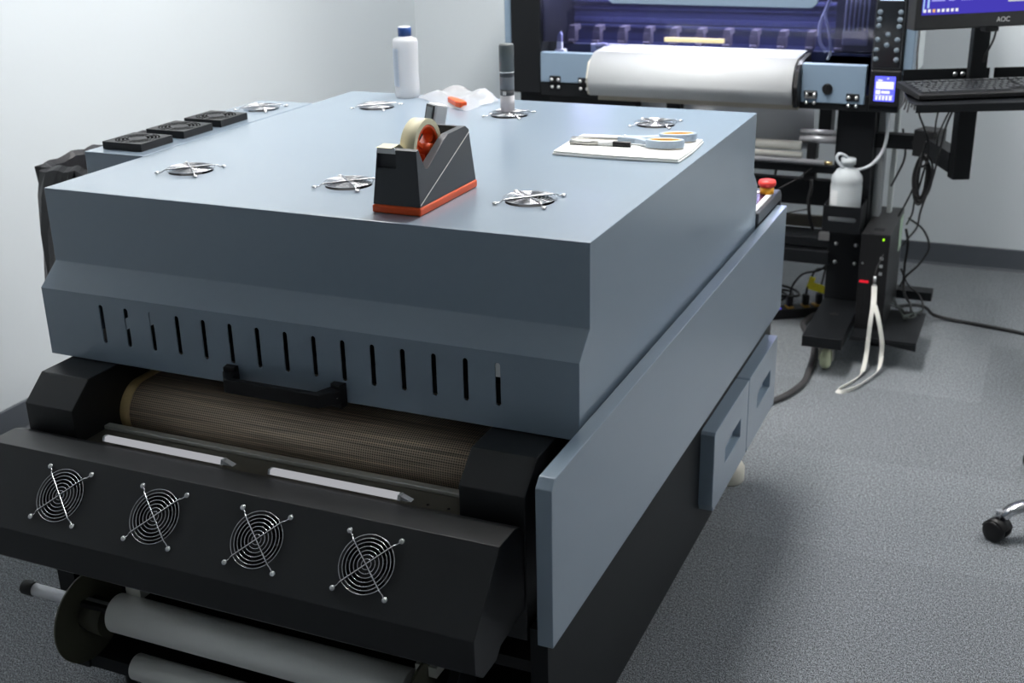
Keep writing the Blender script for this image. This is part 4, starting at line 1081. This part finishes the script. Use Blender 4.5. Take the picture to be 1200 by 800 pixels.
cable('power_cable', [(-.30,1.62,-.990), (-.18,1.69,-.990), (-.073,1.767,-.990), (-.014,1.921,-.990), (-.014,2.065,-.990), (-.026,2.20,-.990), (-.050,2.32,-.990), (-.085,2.385,-.990), (-.112,2.47,-.990), (-.095,2.56,-.990), (-.06,2.66,-.985)], .0098, GCABLE, 'thick grey power cable on the carpet passing the green castor', seg=12)
cable('hanging_lead', [(-.248,2.50,-.40), (-.243,2.50,-.45), (-.246,2.50,-.50), (-.236,2.50,-.56), (-.232,2.50,-.61), (-.262,2.52,-.655)], .0042, CABLE, 'black lead hanging in front of the back wall beside the red button')
cable('thin_lead', [(-.215,2.36,-.50), (-.14,2.36,-.45), (-.10,2.36,-.415)], .0018, GCABLE, 'thin grey lead stretched under the guide bars')
cable('thin_lead', [(-.30,2.50,-.66), (-.19,2.46,-.60), (-.12,2.44,-.575)], .0022, GCABLE, 'thin grey lead below the upper cross beam')
b = B(); tube(b, [(-.098,2.35,-.452), (-.096,2.35,-.48), (-.102,2.35,-.52), (-.098,2.36,-.575), (-.088,2.39,-.63)], .006, 8); obj('holder_lead', b, CABLE, label='stout black lead just left of the jug holder', cat='cable')

# power strip with plugs on the floor
ps = thing('power_strip', (-.17,2.52,ZF), 'black power strip with blue light on the carpet behind the dryer', 'power strip')
p0, p1 = Vector((-.275,2.485,-.985)), Vector((-.070,2.620,-.985)); yaw = math.atan2(p1.y-p0.y, p1.x-p0.x); L = (p1-p0).length
MS = Matrix.Translation(((p0+p1)/2)) @ Matrix.Rotation(yaw, 4, 'Z')
def st_box(b, *a):
    v = box(b, *a)
    for q in v: q.co = MS @ q.co
b = B(); st_box(b, -L/2, L/2+.03, -.028, .028, -.0145, .020); obj('strip_body', b, BLACKP, ps, bevel=.004)
b = B(); st_box(b, -L/2+.055, -L/2+.080, -.012, .004, .0203, .0225); obj('power_switch', b, LEDB, ps, label='lit blue switch')
b = B(); st_box(b, -L/2+.035, -L/2+.045, -.012, .0, .0203, .0215); obj('indicator', b, LEDR, ps, label='red indicator')
b = B()
for a in (.105, .165, .205, .235): st_box(b, -L/2+a, -L/2+a+.022, -.016, .016, .0203, .024)
obj('socket', b, pbr('amber socket', (.55,.30,.04), .4, noise=(40,.1)), ps)
lbls = ['black mains plug in the power strip, nearest the blue light', 'black mains plug in the middle of the power strip', 'black mains plug in the power strip, nearest the printer foot']
for k, a in enumerate((.116, .176, .226)):
    c = MS @ Vector((-L/2+a, 0, .046))
    t = thing('mains_plug', (c.x, c.y, c.z-.02), lbls[k], 'plug', 'plugs in the power strip')
    b = B(); v = box(b, -.010, .010, -.012, .012, -.0215, .018); M = Matrix.Translation(c) @ Matrix.Rotation(yaw, 4, 'Z')
    for q in v: q.co = M @ q.co
    obj('plug_body', b, BLACKP, t, bevel=.004)
    b = B(); tube(b, [c+Vector((0,0,.016)), c+Vector((.004,.01,.05)), c+Vector((.03-.01*k,.05,.085+.01*k)), c+Vector((.085-.03*k,.07,.10)), c+Vector((.115-.04*k,.08,.13))], .0036, 8); obj('plug_cord', b, CABLE, t)
b = B(); v = box(b, -.035, .030, -.001, .001, -.016, .012); M = Matrix.Translation((-.092,2.59,-.893)) @ Matrix.Rotation(math.radians(5), 4, 'Z') @ Matrix.Rotation(math.radians(14), 4, 'Y')
for q in v: q.co = M @ q.co
v = box(b, -.035, -.016, -.001, .001, .010, .030)
for q in v: q.co = M @ q.co
obj('cord_tag', b, YTAG, label='yellow warning tag wrapped on the cords above the power strip', cat='tag')
b = B()
for k in range(4):
    P = [(-.30+.02*k+.075*math.cos(a), 2.60+.02*k+.06*math.sin(a), -.975+.006*k+.02*abs(math.sin(a*.5+k))) for a in [2*PI*i/24 for i in range(24)]]
    tube(b, P, .0045, 8, smooth=False, closed=True)
obj('cord_bundle', b, CABLE, label='bundle of black cord lying behind the power strip', cat='cable')

# lanyard hanging from the tower
ln = thing('lanyard', (.14,2.1,ZF), 'white woven lanyard hanging from the computer tower to the carpet', 'lanyard')
b = B(); tube(b, [(.160,2.234,-.645), (.150,2.225,-.672), (.143,2.22,-.695), (.142,2.218,-.715)], .0022, 8); obj('hook_cord', b, GCABLE, ln)
b = B(); cyl(b, (.142,2.218,-.713), (.1425,2.216,-.735), .0045, seg=12); ring(b, (.1425,2.2165,-.740), .005, .0012, 20, 6); obj('metal_clip', b, SCREWM, ln)
b = B(); ribbon(b, [(.1430,2.215,-.744), (.1465,2.200,-.775), (.1500,2.175,-.805)], (1,.1,0), .017, .003); obj('strap_end', b, LANY, ln)
b = B(); ribbon(b, [(.1490,2.176,-.795), (.148,2.155,-.835), (.1465,2.150,-.90), (.1455,2.140,-.955), (.143,2.085,-.990), (.124,2.01,-.9945), (.100,1.955,-.9950), (.094,1.930,-.9950), (.108,1.925,-.9945), (.135,1.955,-.9935), (.165,2.03,-.992), (.189,2.110,-.985), (.1905,2.150,-.95), (.188,2.150,-.90), (.172,2.155,-.835), (.1545,2.176,-.795)], lambda t: (1,.15,0) if t < .26 or t > .80 else (.5,.5,.75), .0135, .002); obj('strap', b, LANY, ln)
b = B(); box(b, .1480, .1540, 2.168, 2.1705, -.815, -.809); obj('red_tab', b, RED, ln)

# ------------------------------------------------------------------ office chair at the right (its castor shows)
ch = thing('office_chair', (.90,1.30,ZF), 'office chair on a chrome star base with black twin castors by the right edge', 'chair')
hub = Vector((.90,1.34,-.885)); w0 = Vector((.585,1.19,0)); a0 = math.atan2(w0.y-hub.y, w0.x-hub.x); rad = math.hypot(w0.x-hub.x, w0.y-hub.y)
b = B(); lathe(b, (hub.x,hub.y,-.915), [(0,0),(.04,0),(.045,.02),(.04,.07),(.032,.085),(0,.085)], 32); hb = obj('base_hub', b, CHROME, ch)
for k in range(5):
    a = a0 + k*2*PI/5; d = Vector((math.cos(a), math.sin(a), 0))
    b = B()
    P = [hub+d*.03+Vector((0,0,-.002)), hub+d*.12+Vector((0,0,-.004)), hub+d*(rad*.72)+Vector((0,0,-.020)), hub+d*(rad*.90)+Vector((0,0,-.036)), hub+d*(rad*.975)+Vector((0,0,-.056))]
    Q = smooth_pts(P, 6); rings_ = []
    sd = Vector((-d.y, d.x, 0))
    for i, p in enumerate(Q):
        t = i/(len(Q)-1); w = .026-.010*t; h = .016-.005*t; dd = (Q[min(i+1,len(Q)-1)]-Q[max(i-1,0)]).normalized(); up_ = sd.cross(dd)*-1
        rings_.append([b.verts.new(p + sd*w*math.cos(2*PI*j/12) + up_*h*math.sin(2*PI*j/12)) for j in range(12)])
    for r0, r1 in zip(rings_, rings_[1:]):
        for j in range(12): f = b.faces.new((r0[j], r0[(j+1) % 12], r1[(j+1) % 12], r1[j])); f.smooth = True
    b.faces.new(rings_[0]); b.faces.new(rings_[-1][::-1]); obj('base_leg', b, CHROME, ch)
    c = hub + d*rad; c.z = -.9740; ca = math.radians(62) + k*1.1; ax = Vector((math.cos(ca), math.sin(ca), 0)); fw = Vector((-ax.y, ax.x, 0))
    b = B()
    for s in (-1, 1):
        lathe(b, c + ax*(.0055*s), [(0,0),(.0235,0),(.0258,.003),(.0258,.015),(.023,.0185),(.012,.0195),(0,.0195)], 30, axis=ax*s)
    cw = obj('twin_castor', b, BLACKP, ch)
    b = B(); n = 14; Rr, th = .0285, .003; vs = []
    for s in (-.021, .021):
        vs.append([[b.verts.new(c + ax*s + (fw*math.cos(an) + Vector((0,0,1))*math.sin(an))*r_) for an in [math.radians(15+150*i/n) for i in range(n+1)]] for r_ in (Rr, Rr-.002)])
    (o0, i0), (o1, i1) = vs
    for i in range(n):
        for qd in ((o0[i],o0[i+1],o1[i+1],o1[i]), (i0[i+1],i0[i],i1[i],i1[i+1])): f = b.faces.new(qd); f.smooth = True
    for i in range(n):
        b.faces.new((o0[i+1],o0[i],i0[i],i0[i+1])); b.faces.new((o1[i],o1[i+1],i1[i+1],i1[i]))
    for (p, q, r, s) in ((o0[0],o1[0],i1[0],i0[0]), (o0[n],i0[n],i1[n],o1[n])): b.faces.new((p,q,r,s))
    obj('castor_hood', b, BLACKP, cw)
    b = B(); cyl(b, c+Vector((0,0,.024)), c+Vector((0,0,.05)), .0075, seg=14); obj('castor_stem', b, CHROME, cw)
b = B(); cyl(b, hub+Vector((0,0,.03)), hub+Vector((0,0,.26)), .022, seg=24); obj('gas_lift', b, BLACKP, ch)
b = B(); v = box(b, hub.x-.02, hub.x+.44, hub.y-.24, hub.y+.24, -.585, -.52); obj('seat', b, pbr('black fabric', (.02,.02,.022), .9, noise=(300,.3)), ch, bevel=.03, segs=4)
b = B(); v = box(b, hub.x+.40, hub.x+.46, hub.y-.22, hub.y+.22, -.46, .02); obj('backrest', b, pbr('black mesh fabric', (.02,.02,.022), .9, noise=(300,.3)), ch, bevel=.025, segs=4)
b = B(); box(b, hub.x-.06, hub.x+.1, hub.y-.08, hub.y+.08, -.63, -.585); box(b, hub.x+.43, hub.x+.45, hub.y-.03, hub.y+.03, -.60, -.40); box(b, hub.x+.05, hub.x+.45, hub.y-.03, hub.y+.03, -.60, -.586); obj('seat_plate', b, BLACKP, ch)

# ------------------------------------------------------------------ lamps, world, camera
def area(name, loc, rot, sx, sy, power, col):
    l = bpy.data.lights.new(name, 'AREA'); l.shape = 'RECTANGLE'; l.size = sx; l.size_y = sy; l.energy = power; l.color = col
    o = bpy.data.objects.new(name, l); COL.objects.link(o); o.location = (loc[0], loc[1], loc[2]+UP); o.rotation_euler = rot; return o
# the printer's own LED strip, shining down and forward onto the film
area('print_bay_lamp', (-.50, 2.548, .130), (math.radians(-32), 0, 0), 1.0, .02, 9, (.86, .89, 1.))

w = bpy.data.worlds.new('World'); sc.world = w; w.use_nodes = True
bg = w.node_tree.nodes['Background']; bg.inputs[0].default_value = (.8, .88, 1., 1); bg.inputs[1].default_value = .3

cam = bpy.data.cameras.new('camera'); co = bpy.data.objects.new('camera', cam); COL.objects.link(co); sc.camera = co
cam.sensor_width = 36; cam.lens = 1411.09/1200*36; cam.clip_start = .05
co.location = (.55993, -1.53393, .48225+UP); co.rotation_euler = Euler((1.20258676, .02104455, .4111948), 'XYZ')
cam.dof.use_dof = True; cam.dof.focus_distance = 1.85; cam.dof.aperture_fstop = 7.1
sc.view_settings.view_transform = 'Standard'; sc.view_settings.look = 'None'; sc.view_settings.gamma = 1; sc.view_settings.use_curve_mapping = False
sc.view_settings.exposure = -0.04
